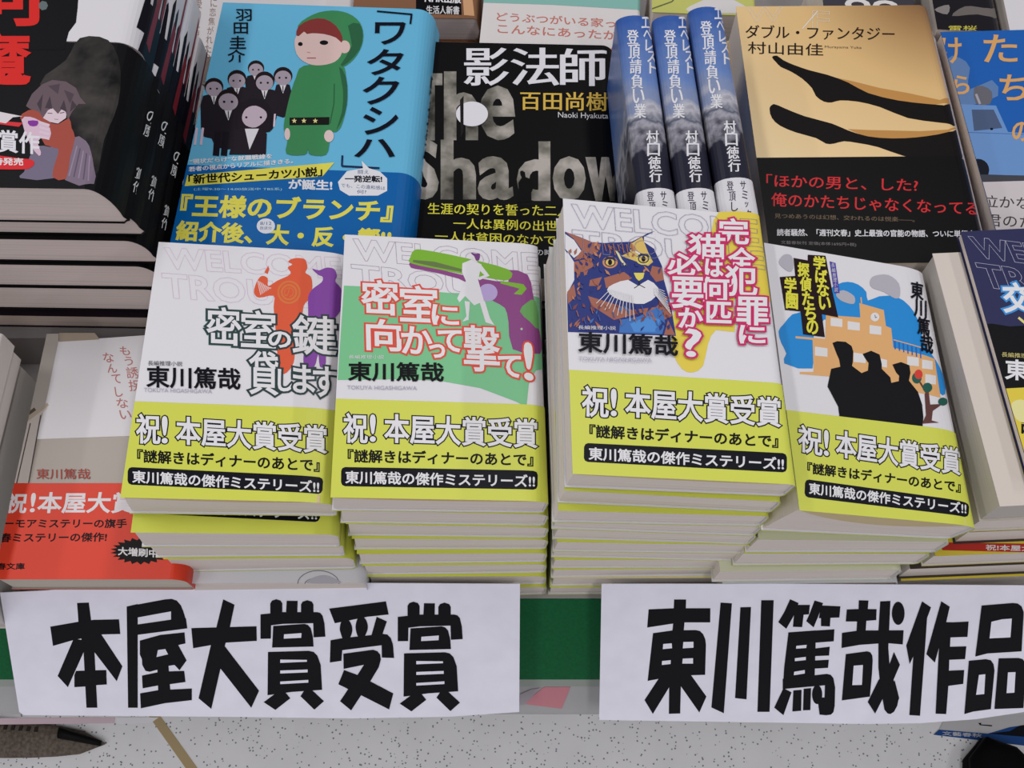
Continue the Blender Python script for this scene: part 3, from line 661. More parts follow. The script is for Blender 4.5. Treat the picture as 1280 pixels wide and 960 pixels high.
p.poly(q((378, 560), (400, 552), (440, 555), (468, 575), (476, 600), (474, 650), (470, 668), (515, 702), (545, 690), (548, 655), (530, 630), (520, 612), (560, 597), (600, 615), (610, 660), (610, 682), (650, 722), (655, 748), (690, 740), (692, 715), (678, 700), (660, 662), (700, 650), (740, 665), (745, 700), (738, 738), (780, 790), (800, 850), (806, 910), (800, 975), (412, 915), (405, 860), (355, 765), (372, 682), (415, 672), (410, 640), (395, 605)), (20, 20, 24))
p.poly(q((812, 800), (830, 780), (838, 850), (895, 848), (850, 880), (845, 925), (880, 935), (800, 940), (818, 900)), (88, 52, 48))
p.line(q((822, 800), (790, 745)), 2, (88, 52, 48))
for x, y, r1, r2 in ((775, 725, 6, 7), (825, 770, 6, 6), (898, 836, 6, 5)): p.poly(ell(*q((x, y))[0], r1, r2), (24, 82, 70))
p.poly(ell(*q((783, 708))[0], 5, 6), (200, 56, 46))
p.done('cover_picture', b.jacket, 'three black silhouettes, orange school building and blue sky')
p = pr(b, .0022); BX = (46, 26, 30)
p.poly(q((262, 145), (345, 150), (352, 185), (378, 320), (405, 440), (328, 425), (342, 533), (240, 520), (228, 412), (155, 405), (130, 250), (203, 245), (195, 160), (262, 172)), BX)
p.poly(q((365, 176), (392, 184), (412, 326), (386, 326)), (70, 60, 150))
Y4 = (240, 226, 60)
for s, a, e, w in (('学ばない', (312, 150), (346, 402), 14), ('探偵たちの', (236, 180), (288, 518), 13.5), ('学園', (176, 250), (190, 398), 14)):
    p.Vt(s, q(a)[0], q(e)[0], w, Y4, gap=.06, bold=.3, sk=.1)
p.Vt('長編推理小説', q((378, 184))[0], q((396, 322))[0], 4.5, (200, 196, 230))
p.done('title_lettering', b.jacket)
p = pr(b, .0024); p.Vt('東川篤哉', (1144, 351), (1160, 440), 15, (20, 20, 34), gap=.05, bold=.3, sk=.2); p.done('author_lettering', b.jacket)
band_text(b, dict(big=[('祝', (998, 564), (1027, 570), 33), ('!', (1030, 569), (1035, 570), 31), ('本屋大賞受賞', (1045, 571), (1200, 594), 33)], mid=(L2T, (1009, 592), (1200, 616), 14),
    box=rbox([(1006, 599), (1211, 629), (1210, 647), (1005, 621.5)]), low=(L3T, (1011, 617.5), (1207, 643), 14)))
G4 = 'paperbacks under the school paperback'
for br, z, t, TL, TR, lab, jk in (((1190, 677), .8480, 5, .0245, .0205, 'second', (224, 224, 216)), ((1166, 692), .8265, 3, .0250, .0215, 'third', (222, 224, 206)), ((1130, 712), .8035, 1, .0235, .0220, 'fourth', (224, 224, 216)), ((1126, 727), .7790, 0, .043, .043, 'fifth and lowest', (196, 204, 208))):
    stack_book('paperback %s from the top of the fourth stack, under the school cover' % lab, G4, br, z, .106, t, .8, TL, TR, jk=jk, obi=None if lab[0] == 'f' and 'low' in lab else (.052, GREEN if lab == 'third' else (206, 212, 170)))

# ------------------------------------------------------------------ right edge stack
def left_book(name, bl, z, W, L, T, rz, **k):
    a = at(*bl, z); return book(name, pose(a.x, a.y, z, k.pop('tilt', 0), rz), W, L, T, **k)
YB = (226, 184, 60); G5 = 'paperbacks at the right edge'
b = left_book('paperback_book', (1291, 603), .8920, .105, .150, .0062, 3.3, jacket=(34, 36, 74), obi=(.052, YB), label='navy paperback with white outlined capitals and a yellow band, cut off by the right edge', group=G5)
p = pr(b); q = fr(1140, 280, 4.8)
p.poly([(1232, 405), (1240, 404.5), (1262, 408), (1280, 407), (1330, 404), (1400, 560), (1263, 560), (1252, 497)], (16, 14, 18))
p.T('WELCOME', (1222, 322), (1425, 347), 27, None, out=(170, 170, 190), ow=.24, fat=.02, sk=-12); p.T('TROUBLE', (1231, 359), (1440, 387), 31, None, out=(170, 170, 190), ow=.24, fat=.02, sk=-12)
p.done('outline_lettering', b.jacket)
p = pr(b, .0006); p.G('交', 1256, 354, 1290, 390, (244, 248, 252), sk=-3, out=(50, 130, 200), ow=1.3, bold=.5); p.line([(1273, 397), (1286, 408)], 3, (226, 200, 120)); p.done('title_lettering', b.jacket)
p = pr(b, .0006); p.T('東川篤哉', (1257, 474), (1378, 482), 25, (240, 240, 244), bold=.3); p.T('長編推理小説', (1252, 446), (1300, 449), 6, (190, 180, 110)); p.done('author_lettering', b.jacket)
p = pr(b, OB); p.T('話題', (1276, 542), (1320, 548), 30, DK, bold=.3); p.poly(sm([(1264, 505), (1278, 500), (1290, 512), (1284, 528), (1270, 524)]), (240, 222, 140)); p.done('band_lettering', b.obi)
b = left_book('paperback_book', (1250, 633), .8855, .118, .150, .0255, 3.1, jacket=(196, 186, 176), pages=(190, 184, 176), label='thick paperback with a plain beige cover, below the navy paperback at the right edge', group=G5, jrough=.6)
low = [((1229, 649), .8595, .0225, YB, None, 'paperback with a yellow edge under the plain beige book, right edge stack'),
       ((1212, 665), .8365, .0225, (60, 50, 46), None, 'paperback with a thin dark edge, third from the bottom of the right edge stack'),
       ((1169, 695), .8135, .0215, YB, (168, 44, 36), 'paperback with a red strip of white writing over its yellow band, right edge stack'),
       ((1138, 711), .7915, .0225, (60, 52, 46), None, 'paperback with a black line along its edge, next to lowest in the right edge stack'),
       ((1126, 726), .7685, .0325, YB, None, 'yellow-banded paperback lowest in the right edge stack')]
for bl, z, T, c, red, lab in low:
    b = left_book('paperback_book', bl, z, .12, .150, T, 2.4, jacket=c if c != YB else (200, 192, 182), obi=(.052, c if red is None else YB), label=lab, group=G5)
    if red:
        p = pr(b, OB); p.poly([(1178, 688), (1300, 691), (1300, 680), (1172, 678)], red); p.T('祝!本屋大賞受賞', (1232, 688), (1330, 690), 7, (240, 230, 226), bold=.1); p.done('band_lettering', b.obi, 'white writing on a red strip')

# ------------------------------------------------------------------ left: red-banded paperback and pale books beside it
P, w = pose3((-8, 724), (230, 724), .806)
b = book('paperback_book', P, w, .153, .0235, ra=.008, rb=.008, jacket=(150, 142, 132), obi=(.0575, (222, 58, 36)), pages=(196, 186, 172), jrough=.25,
    label='red-banded paperback low at the left, white panel with thin brown writing on its grey cover')
q = fr(0, 330, 3.308); p = pr(b)
p.poly([(35, 418), (73, 417), (73, 427), (52, 530), (44, 549), (4, 610), (-8, 650), (5, 560)], (166, 160, 152))
p.poly([(73, 427), (125, 423), (240, 415), (234, 540), (161, 545), (45, 549), (58, 500)], (226, 220, 226))
p.poly(q((243, 285), (392, 285), (412, 312), (243, 322)), (150, 138, 122))
p.poly([(60, 503), (59, 511), (50, 519), (35, 608), (-6, 609), (-6, 565), (12, 543), (40, 519)], (192, 184, 176))
p.line([(8, 545), (60, 505)], 4, (170, 158, 140)); p.line([(36, 517), (44, 511)], 4, (84, 72, 58))
for a, e in (((51, 519), (35, 608)), ((38, 529), (20, 608)), ((24, 541), (6, 608)), ((12, 555), (-3, 608))): p.line([a, e], 1.5, (78, 70, 66))
p.done('cover_picture', b.jacket, 'white panel and pale railing')
p = pr(b, .0006); TC = (170, 108, 104)
for ch, x0, y0, x1, y1 in (('も', 151, 433, 163, 444), ('う', 157, 446, 167, 457), ('誘', 159, 459, 174, 473), ('拐', 162, 475, 176, 489), ('な', 130, 441, 143, 453), ('ん', 135, 455, 147, 466), ('て', 141, 468, 152, 479), ('し', 145, 484, 154, 496), ('な', 147, 498, 161, 510), ('い', 151, 513, 165, 524)):
    p.G(ch, x0, y0, x1, y1, TC, sk=-2, bold=.06)
p.done('title_lettering', b.jacket)
p = pr(b, .0003); p.T('東川篤哉', (46, 599), (113, 599), 13, (150, 60, 50), pen=(1, .3), bold=.1); p.done('author_lettering', b.jacket)
p = pr(b, OB)
WR = (244, 232, 236)
p.T('祝', (7, 641), (32, 641), 24, WR, bold=.35, sk=3); p.T('!', (38, 640), (43, 640), 23, WR, bold=.3, sk=2); p.T('本屋大賞受賞', (47, 641), (228, 641), 25, WR, bold=.35, sk=3)
p.T('ユーモアミステリーの旗手', (-9, 660), (158, 660), 11, DK, bold=.15, sk=1); p.T('青春ミステリーの傑作!', (-14, 678), (133, 677), 11, DK, bold=.15, sk=1)
p.T('文春文庫', (-15, 712), (31, 712), 8, DK, bold=.1)
star = []
for i in range(44):
    t = i*2*math.pi/44; r_ = 1 if i % 2 else .8; star.append((176+38*r_*math.cos(t), 689+17*r_*math.sin(t)))
p.poly(star, (24, 20, 22)); p.T('大増刷中', (148, 694), (197, 697), 10, (244, 240, 240), bold=.15)
p.done('band_lettering', b.obi)
for z_, l_ in ((.7822, 'second'), (.7585, 'lowest')):
    P2, w2 = pose3((-6, 727), (230, 727), .806); P2 = P2.copy(); P2.translation.z = z_; P2.translation.y = .1555
    book('paperback_book', P2, w2, .150, .0233, ra=.006, rb=.006, jacket=(150, 142, 132), pages=(196, 186, 172), label='grey paperback %s in the pile under the red-banded one' % l_, group='grey paperbacks under the red-banded one')
GP = 'pale books at the left edge'
for px, py, z, T, lab in ((14, 447, .8105, .075, 'pale book lowest of the three at the left edge beside the red-banded paperback'), (10, 434, .8265, .0155, 'pale book middle of the three at the left edge beside the red-banded paperback'), (-2, 413, .8460, .019, 'pale book topmost of the three at the left edge beside the red-banded paperback')):
    a = at(px, py, z); bb = book('paperback_book', pose(a.x-.105, a.y-.150, z, 0, -1), .105, .150, T, ra=.002, rb=.002, jacket=(206, 196, 190), pages=(206, 196, 188), label=lab, group=GP, jrough=.6)

# ------------------------------------------------------------------ far left: stack of black-jacketed thick books
BLK = (20, 19, 22)
def black_book(br, z, T, rz, lab, W=.150, L=.215, **k):
    P_ = right_pose(br, z, W, 0, rz)
    return book('hardcover_book', P_, W, L, T, ra=k.pop('ra', .012), rb=k.pop('rb', .022), jacket=k.pop('jacket', BLK), pages=(214, 202, 196), label=lab, bulge=.002, **k)
GK = 'black-jacketed novels in the far left stack'
def spine_marks(b, px0, px1, s, c=(196, 206, 206), w=5):
    p = pr(b); p.spine('の魔', b.sW+.004, px0, px0-.020, .007, c); p.spine('賞作', b.sW+.004, px0-.040, px0-.058, .006, c); p.done('spine_lettering', b.jacket)
bk = black_book((134, 236), .944, .032, -1, 'topmost black novel of the far left stack, youth in a red scarf on its cover', group=GK, L=.098, rb=.03)
p = pr(bk)
q = fr(0, 0, 4)
p.poly(sm(q((200, 420), (330, 300), (400, 190), (540, 200), (600, 330), (590, 520), (520, 700), (470, 880), (330, 600)), 3), mat(BLK, .42, 'smoke'))
p.poly(sm(q((190, 730), (250, 735), (295, 745), (275, 890), (100, 890), (120, 860), (150, 780)), 2), (104, 96, 116))
p.poly(sm(q((360, 690), (430, 705), (455, 760), (468, 830), (470, 920), (325, 900)), 2), (112, 98, 114))
for i in range(5): p.line(q((385+i*16, 730+i*12), (345+i*24, 880+i*6)), 1.6, (84, 70, 92) if i % 2 else (136, 122, 142))
p.poly(sm(q((110, 570), (180, 545), (230, 600), (290, 622), (345, 590), (358, 640), (375, 690), (350, 790), (330, 895), (262, 885), (280, 800), (292, 745), (225, 725), (190, 660), (110, 610)), 2), (150, 66, 52))
p.poly(q((215, 540), (335, 545), (330, 590), (290, 618), (250, 610), (215, 590)), (214, 182, 190))
p.poly(q((130, 530), (160, 470), (210, 422), (262, 400), (330, 408), (380, 440), (402, 488), (430, 520), (392, 520), (360, 560), (340, 600), (328, 560), (310, 545), (290, 570), (262, 540), (240, 552), (215, 590), (195, 560), (150, 545)), (92, 76, 82))
p.line(q((238, 566), (262, 568)), .9, (60, 30, 40)); p.line(q((300, 566), (322, 562)), .9, (60, 30, 40)); p.line(q((272, 596), (292, 598)), .6, (120, 70, 80))
p.polys(q, (58, 46, 54), [(185, 520), (215, 470), (205, 560)], [(225, 540), (250, 480), (262, 545)], [(300, 545), (320, 500), (335, 560)], [(350, 560), (360, 500), (385, 530)])
p.polys(q, (70, 56, 64), [(240, 430), (300, 420), (290, 470)], [(320, 450), (370, 470), (350, 520)])
p.poly(sm(q((108, 600), (150, 585), (200, 605), (250, 640), (250, 690), (205, 690), (190, 720), (205, 760), (195, 780), (150, 720)), 2), (206, 170, 186))
for i in range(4): p.line(q((198, 612+i*24), (248, 628+i*22)), 3.2, (214, 182, 192))
p.poly(sm(q((140, 605), (190, 605), (185, 630), (150, 630)), 2), (120, 40, 140))
p.done('cover_picture', bk.jacket, 'youth in a red scarf with a raised hand')
p = pr(bk, .0010)
p.G('魔', -52, 41, 36, 106, (206, 30, 24), bold=1.0); p.done('title_lettering', bk.jacket, 'large red characters')
p = pr(bk, .0012); q = fr(0, 120, 8)
p.polys(q, (196, 40, 46), [(-200, 225), (0, 250), (230, 270), (190, 310), (0, 285)]); p.polys(q, (216, 196, 204), [(-100, 150), (0, 160), (225, 205), (130, 215), (60, 275), (0, 265)])
p.T('大賞作', (-28, 188), (49, 193), 27, (230, 226, 240), bold=.3)
p.poly(sm([(-20, 194), (25, 198), (40, 200), (43, 205), (38, 210), (28, 212), (-20, 210)], 3), (202, 26, 34)); p.T('同時発売', (-21, 206), (29, 207), 9, (244, 236, 240), bold=.12)
p.done('cover_lettering', bk.jacket)
spine_marks(bk, .075, 0, '')
kx = [((157, 262), .911, .0245, 'second'), ((175, 299), .8862, .0245, 'third'), ((188, 331), .8614, .0260, 'fourth'), ((199, 360), .8352, .0275, 'fifth')]
for i, (br, z, T, lab) in enumerate(kx):
    bb = black_book((br[0]+6, br[1]+2), z, T, -1, 'black novel %s from the top of the far left stack' % lab, group=GK, L=.098, rb=.016 if i < 3 else .01)
    if i < 3:
        spine_marks(bb, .078, 0, '')
bb = book('hardcover_book', right_pose((205, 366), .8072, .150, 0, -1), .150, .098, .0155, .0155, jacket=(120, 30, 44), pages=(214, 202, 196), label='black novel with a dark red jacket edge, second from bottom of the far left stack', group=GK)
bb = book('hardcover_book', right_pose((206, 397), .7915, .150, 0, -1), .150, .098, .0160, .0160, jacket=(44, 34, 44), pages=(206, 190, 180), label='lowest novel of the far left stack, right behind the red-banded paperback', group=GK)

# stack behind it: white jackets with dark hands
GH = 'white-jacketed novels behind the black novels'
hx = [((171, 54), .944, .027, 'topmost'), ((190, 97), .9165, .027, 'second'), ((205, 140), .889, .027, 'third'), ((218, 180), .8615, .027, 'fourth'), ((230, 212), .834, .0585, 'lowest')]
for i, (br, z, T, lab) in enumerate(hx):
    a = at(*hx[0][0], .944); x = at(br[0], br[1], z).x
    W = .150; P_ = pose(x-W, a.y+.0045, z, 0, -1.5)
    bb = book('hardcover_book', P_, W, (.106, .106, .100, .090, .072)[i], T, ra=.012, rb=.012, jacket=(216, 210, 220), pages=(214, 202, 196), group=GH,
              label='white-jacketed novel %s in the stack behind the black novels, dark hands printed on it' % lab)
    if i == 0:
        p = pr(bb); p.poly([(-130, -60), (102, -60), (97, 10), (95, 28), (86, 40), (80, 62), (-130, 62)], BLK); p.G('詞', -58, -50, 47, 31, (206, 30, 24), bold=1.0)
        p.poly(ell(54, 7, 6, 6, 7), (88, 100, 100)); p.done('title_lettering', bb.jacket, 'red characters on a black field')
    # hands reaching along the spine, printed in black and dark red
    p = Print(bb.S, .0002); s0 = bb.sW; BKc, RDc = (24, 24, 36), (120, 30, 40)
    def hand(v0, sc, c):
        for j, (ds, l) in enumerate(((-.006, .026), (-.001, .034), (.004, .031), (.009, .024))):
            p.poly_l([(s0+ds*sc-.0018, v0), (s0+ds*sc+.0018, v0), (s0+ds*sc+.0022-.002, v0+l*sc*.8), (s0+ds*sc-.001, v0+l*sc), (s0+ds*sc-.003, v0+l*sc*.8)], c)
        p.poly_l([(s0-.009*sc, v0-.02), (s0+.010*sc, v0-.02), (s0+.011*sc, v0+.002), (s0-.008*sc, v0+.002)], c)
    p.poly_l([(s0-.006, 0), (s0+.013, 0), (s0+.013, .03), (s0-.003, .03)], BKc)
    hand(.034, 1.1, BKc)
    p.poly_l([(s0-.001, .01), (s0+.005, .008), (s0+.006, .05), (s0+.001, .055)], RDc); p.poly_l([(s0+.009, .04), (s0+.012, .035), (s0+.012, .09), (s0+.010, .095)], RDc)
    p.done('cover_picture', bb.jacket, 'dark hands along the spine')

# white book with brown vertical writing
b = book('paperback_book', pose(-.268, .532, .8055, 0, -1.5), .15, .15, .0300, jacket=(206, 196, 196), label='white-covered book with brown vertical writing, between the white-jacketed stack and the blue hardcover')
p = pr(b); p.Vt('に恋焦がれたり', (268, -2), (258, 78), 8, (128, 104, 96)); p.Vt('愛の女神が', (249, -1), (243, 60), 8, (128, 104, 96)); p.done('title_lettering', b.jacket)

# ------------------------------------------------------------------ blue hardcover
ZB = .866
P, w = pose3((208, 338), (515, 345), ZB)
def hard(name, bl, br, tl, z, T, label, jacket, spine=.012, **k):
    a, c, e = at(*bl, z), at(*br, z), at(*tl, z); rz = k.pop('rz', math.degrees(math.atan2(c.y-a.y, c.x-a.x)))
    return book(name, pose(a.x, a.y, z, k.pop('tilt', 0), rz), (c-a).length, k.pop('Lf', (e-a).length), T, ra=k.pop('ra', spine), rb=k.pop('rb', .014), jacket=jacket, label=label, bulge=.0015, **k)
b = hard('hardcover_book', (205, 338), (510, 342), (283, 3), ZB, .030, 'blue hardcover with a green-clad doll-like boy and small dark-suited dolls on its jacket', (92, 166, 208), obi=(.0755, (0, 86, 150)), rz=-2.6)
q = fr(220, 0, 4); p = pr(b)
def person(hx, hy, r, w, h, skirt=False):
    SU, SK, HR = (44, 38, 46), (150, 140, 150), (40, 28, 30)
    p.poly(sm(q((hx-w*.45, hy+r*.9), (hx+w*.45, hy+r*.9), (hx+w*.55, hy+r+h*.5), (hx+w*.42, hy+r+h), (hx-w*.42, hy+r+h), (hx-w*.55, hy+r+h*.5)), 2), SU)
    p.poly(q((hx-r*.4, hy+r*.8), (hx+r*.4, hy+r*.8), (hx, hy+r*1.9)), (206, 200, 214)); p.line(q((hx, hy+r), (hx, hy+r*1.7)), 1.2, SU)
    p.poly(ell(*q((hx, hy-r*.12))[0], r/4*1.08, r/4*1.02), HR); p.poly(ell(*q((hx, hy+r*.12))[0], r/4*.94, r/4*.84), SK)
    for s in (-.4, .35): p.poly(ell(*q((hx+s*r, hy+.1*r))[0], r/4*.13, r/4*.12, 8), (20, 20, 24))
for a in ((400, 345, 38, 95, 120), (535, 385, 44, 75, 150), (305, 400, 44, 110, 200), (443, 410, 46, 110, 170), (190, 440, 44, 120, 200)): person(*a)
for x in (470, 495): p.line(q((x, 570), (x-5, 635)), 2.2, (200, 180, 190))
for x in (105, 135): p.line(q((x, 640), (x-10, 725)), 3, (190, 170, 184))
person(262, 505, 52, 150, 180)
for x in (200, 240): p.line(q((x+10, 660), (x, 780)), 8, (34, 30, 40))
p.poly(sm(q((300, 580), (320, 520), (390, 490), (460, 520), (482, 590), (470, 660), (310, 660)), 3), (40, 32, 40))
p.poly(sm(q((330, 590), (350, 545), (400, 530), (450, 560), (448, 600), (400, 638), (350, 628)), 3), (176, 160, 172))
for x in (352, 425): p.poly(ell(*q((x, 588))[0], 1.6, 1.4, 8), (20, 20, 30))
p.poly(q((300, 650), (345, 640), (420, 640), (455, 670), (450, 775), (265, 775)), (44, 36, 46)); p.poly(q((345, 645), (415, 645), (368, 750)), (214, 206, 220))
GN, GD = (52, 122, 74), (34, 88, 56)
p.poly(sm(q((610, 130), (690, 72), (780, 54), (860, 68), (918, 112), (937, 180), (920, 250), (870, 315), (800, 345), (700, 330), (640, 200)), 3), GN)
p.poly(sm(q((860, 130), (918, 120), (935, 180), (918, 250), (860, 315), (820, 330), (880, 230)), 2), GD)
p.poly(sm(q((640, 330), (820, 325), (850, 385), (858, 480), (848, 560), (825, 635), (798, 662), (775, 660), (768, 710), (750, 775), (672, 775), (660, 748), (645, 775), (553, 770), (558, 700), (540, 650), (545, 590), (570, 480), (600, 390)), 3), GN)
p.line(q((792, 420), (790, 520), (770, 620)), 1.6, GD); p.poly(sm(q((815, 335), (850, 385), (858, 480), (845, 570), (800, 655), (830, 560), (835, 450)), 2), GD)
p.poly(sm(q((595, 240), (600, 185), (655, 150), (760, 150), (825, 200), (830, 265), (795, 310), (725, 328), (660, 320), (612, 285)), 3), (206, 172, 166))
p.poly(ell(*q((843, 236))[0], 7, 8), (210, 172, 166))
p.poly(sm(q((602, 175), (612, 135), (670, 100), (740, 95), (800, 130), (832, 185), (828, 215), (800, 190), (740, 172), (680, 168), (655, 172), (640, 160), (615, 182)), 2), (118, 44, 40))
p.poly(ell(*q((622, 222))[0], 3, 2.6, 12), DK); p.poly(ell(*q((740, 215))[0], 5.4, 3, 12), DK); p.line(q((655, 292), (700, 292)), 1.4, (150, 80, 90)); p.line(q((655, 262), (672, 266)), 1, (170, 120, 120))
p.poly(q((568, 590), (768, 587), (766, 626), (568, 628)), (30, 30, 24))
for x in (592, 640, 697): p.poly([(q((x, 606))[0][0]+(3.4 if i % 2 == 0 else 1.5)*math.sin(i*math.pi/5), q((x, 606))[0][1]-(3.4 if i % 2 == 0 else 1.5)*math.cos(i*math.pi/5)) for i in range(10)], (226, 206, 130))
for x, y in ((557, 672), (765, 682)): p.poly(ell(*q((x, y))[0], 6 if x > 600 else 3.5, 7.5), (214, 180, 176))
p.done('cover_picture', b.jacket, 'green-clad boy doll and dark-suited dolls')
p = pr(b)
for ch, x0, y0, x1, y1 in (('羽', 300, 48, 378, 105), ('田', 290, 115, 360, 170), ('圭', 270, 182, 350, 245), ('介', 260, 250, 345, 312)):
    (a, c), (e, g) = q((x0, y0), (x1, y1)); p.G(ch, a, c, e, g, (16, 20, 34), bold=.12)
NV = (16, 18, 36)
p.line(q((1005, 58), (1182, 74)), 2, NV); p.line(q((1178, 74), (1172, 122)), 2.4, NV)
for ch, x0, y0, x1, y1 in (('ワ', 995, 115, 1142, 222), ('タ', 958, 250, 1132, 375), ('ク', 936, 388, 1110, 522), ('シ', 938, 540, 1106, 672), ('ハ', 895, 700, 1090, 785)):
    (a, c), (e, g) = q((x0, y0), (x1, y1)); p.G(ch, a, c, e, g, NV, bold=.42, sk=1)
p.done('title_lettering', b.jacket)
p = pr(b, OB); q = fr(210, 170, 4); YL = (228, 206, 74); WW = (226, 232, 244)
p.line(q((872, 98), (870, 152), (1058, 162)), 2.4, (10, 30, 70)); 
p.T('“現状だらけ”な就職戦線を', *q((110, 142), (520, 114)), 6, WW, bold=.1); p.T('若者の視点からリアルに描ききる。', *q((105, 180), (625, 138)), 6, WW, bold=.1)
p.poly(q((98, 198), (832, 134), (772, 204), (84, 252)), YL); p.T('「新世代シューカツ小説」', *q((104, 243), (770, 202)), 11.5, (16, 16, 24), bold=.25)
p.T('が誕生!', *q((605, 266), (820, 272)), 12, WW, bold=.25); p.T('(土曜9:30〜14:00放送中 TBS系)', *q((130, 276), (570, 276)), 4, (150, 190, 220))
p.T('『王様のブランチ』', *q((62, 402), (1115, 430)), 27, YL, bold=.55, sk=3); p.T('紹介後、大・反・響!!', *q((42, 522), (1108, 566)), 24, YL, bold=.5, sk=2)
p.poly(q((850, 232), (895, 178), (975, 163), (968, 125), (1005, 163), (1060, 180), (1096, 214), (1096, 276), (1050, 300), (905, 300), (860, 272)), (226, 230, 242))
p.T('闘え', *q((950, 192), (1005, 192)), 5, (30, 60, 110)); p.T('一発逆転!', *q((886, 232), (1070, 233)), 8, (16, 18, 40), bold=.2); p.T('でも、この違和感は', *q((866, 258), (1086, 273)), 5, (30, 60, 110)); p.T('何?', *q((945, 291), (992, 291)), 5, (30, 60, 110))
p.poly(ell(*q((490, 452))[0], 11.5, 9.5), (214, 222, 240)); p.T('8/12', *q((462, 447), (518, 447)), 4, (40, 70, 120)); p.T('放送分', *q((460, 470), (520, 470)), 4, (40, 70, 120))
p.done('band_lettering', b.obi)
p = pr(b); p.spine('「ワタクシハ」', b.sW+.004, .165, .085, .011, NV, bold=.1); p.done('spine_lettering', b.jacket)
for i, (z, l) in enumerate(((.8355, 'second'), (.8055, 'lowest'))):
    bb = hard('hardcover_book', (206, 335), (509, 339), (283, 8), z, .0298, 'blue hardcover %s in its stack, only its spine edge showing' % l, (92, 166, 208), obi=(.0755, (0, 86, 150)), rz=-2.6, Lf=.198-.004*i, group='blue hardcovers in the stack')

# ------------------------------------------------------------------ black novel with grey cloud letters
b = hard('hardcover_book', (517, 344), (777, 350), (531, 52), .850, .030, 'black hardcover with white title and big grey cloud-filled letters, beside the blue hardcover', (18, 17, 18), obi=(.0525, (10, 10, 11)), spine=.010)
p = pr(b); CL = mat((100, 98, 90), .42, 'cloud'); q = fr(500, 0, 4); q2 = fr(510, 180, 4.571)
for ch, x0, y0, x1, y1 in (('T', 96, 368, 212, 700), ('h', 222, 360, 388, 697), ('e', 400, 432, 572, 697)):
    (a, c), (e, g) = q((x0, y0), (x1, y1)); p.G(ch, a+3, c+2, e-3, g-2, CL, bold=1.9 if ch != 'T' else 1.6)
for ch, x0, y0, x1, y1 in (('S', 20, -20, 172, 312), ('h', 190, -20, 385, 312), ('a', 402, 75, 600, 315), ('d', 625, -10, 810, 320), ('o', 830, 76, 1012, 320), ('w', 1020, 80, 1235, 320)):
    (a, c), (e, g) = q2((x0, y0), (x1, y1)); p.G(ch, a+3, c+2, e-3, g-2, CL, bold=1.9)
p.done('grey_lettering', b.jacket, 'big cloud-filled letters')
p = pr(b, .0010)
p.poly(ell(*q((360, 570))[0], 20, 15.5, 28), (232, 226, 240))
p.polys(q, (40, 38, 36), [(300, 500), (318, 480), (318, 660), (303, 690)])
p.poly(q2((640, 158), (652, 152), (668, 162), (672, 190), (700, 200), (716, 225), (712, 262), (704, 280), (706, 330), (622, 335), (632, 260), (630, 222), (650, 192), (642, 178)), (14, 13, 14))
p.done('cover_picture', b.jacket, 'white moon and black figure of a man')
p = pr(b, .0014)
for ch, x0, y0, x1, y1 in (('影', 325, 240, 537, 428), ('法', 560, 240, 790, 428), ('師', 805, 244, 1028, 430)):
    (a, c), (e, g) = q((x0, y0), (x1, y1)); p.G(ch, a, c, e, g, (236, 232, 246), bold=.55, pen=(1.25, .25))
p.done('title_lettering', b.jacket)
p = pr(b, .0014); p.T('百田尚樹', *q((603, 550), (1036, 556)), 23, (222, 168, 70), bold=.22, pen=(1, .3)); p.T('Naoki Hyakuta', *q((790, 597), (1040, 603)), 9, (220, 214, 214)); p.done('author_lettering', b.jacket)
p = pr(b, OB); YY = (222, 206, 60)
p.T('生涯の契りを誓った二人', (535, 268), (712, 271), 14, YY, bold=.1, pen=(1, .2)); p.T('一人は異例の出世を', (567, 286), (712, 290), 13, YY, bold=.1, pen=(1, .2)); p.T('一人は貧困のなかで死', (544, 302), (712, 308), 13, YY, bold=.1, pen=(1, .2))
p.T('あの時の', (660, 319), (700, 321), 8, (210, 206, 210)); p.done('band_lettering', b.obi)
hard('hardcover_book', (518, 342), (779, 348), (531, 56), .8195, .0440, 'black hardcover under the novel with grey cloud letters, lowest in its stack', (18, 17, 18), spine=.010, Lf=.165)

# ------------------------------------------------------------------ small paperbacks and open-looking book behind
ZN = .872
b = hard('paperback_book', (440, 21), (597, 23), (455, -70), .8265, .0225, 'small brown paperback with white lettering on black, topmost of two behind the blue hardcover', (120, 84, 60), spine=.003, rb=.003, group='small paperbacks at the top edge', pages=(186, 172, 170))
p = pr(b); p.poly([(520, -10), (576, -8), (577, 18.5), (520, 17)], (14, 13, 16)); p.T('NHK出版', (531, 3), (576, 4), 11, (240, 238, 244), bold=.2, sk=1); p.T('生活人新書', (533, 17), (574, 18), 10, (206, 202, 206), bold=.12); p.poly([(578, -10), (590, -8), (593, 20), (580, 19)], (196, 150, 110)); p.done('title_lettering', b.jacket)
b = hard('paperback_book', (440, 53), (597, 56), (455, -30), .8035, .0285, 'small brown paperback lying under its twin behind the blue hardcover', (140, 100, 74), spine=.003, rb=.003, group='small paperbacks at the top edge', pages=(186, 172, 170))
p = pr(b); p.poly([(520, 40), (575, 42), (576, 51), (520, 50)], (14, 13, 16)); p.T('生活人新書', (534, 50), (574, 51), 8, (200, 196, 200), bold=.1); p.done('title_lettering', b.jacket)
b = hard('paperback_book', (599, 56), (800, 66), (598, -60), .842, .066, 'pale book with red-brown handwriting and a teal top, behind the black hardcover', (210, 196, 192), spine=.003, rb=.003)
p = pr(b); p.poly([(598, 3), (690, 6), (812, 17), (812, -80), (590, -80)], (120, 168, 158)); p.poly(sm([(764, 60), (778, 55), (790, 60), (790, 72), (768, 72)]), (190, 120, 90)); p.done('cover_picture', b.jacket, 'teal upper part')
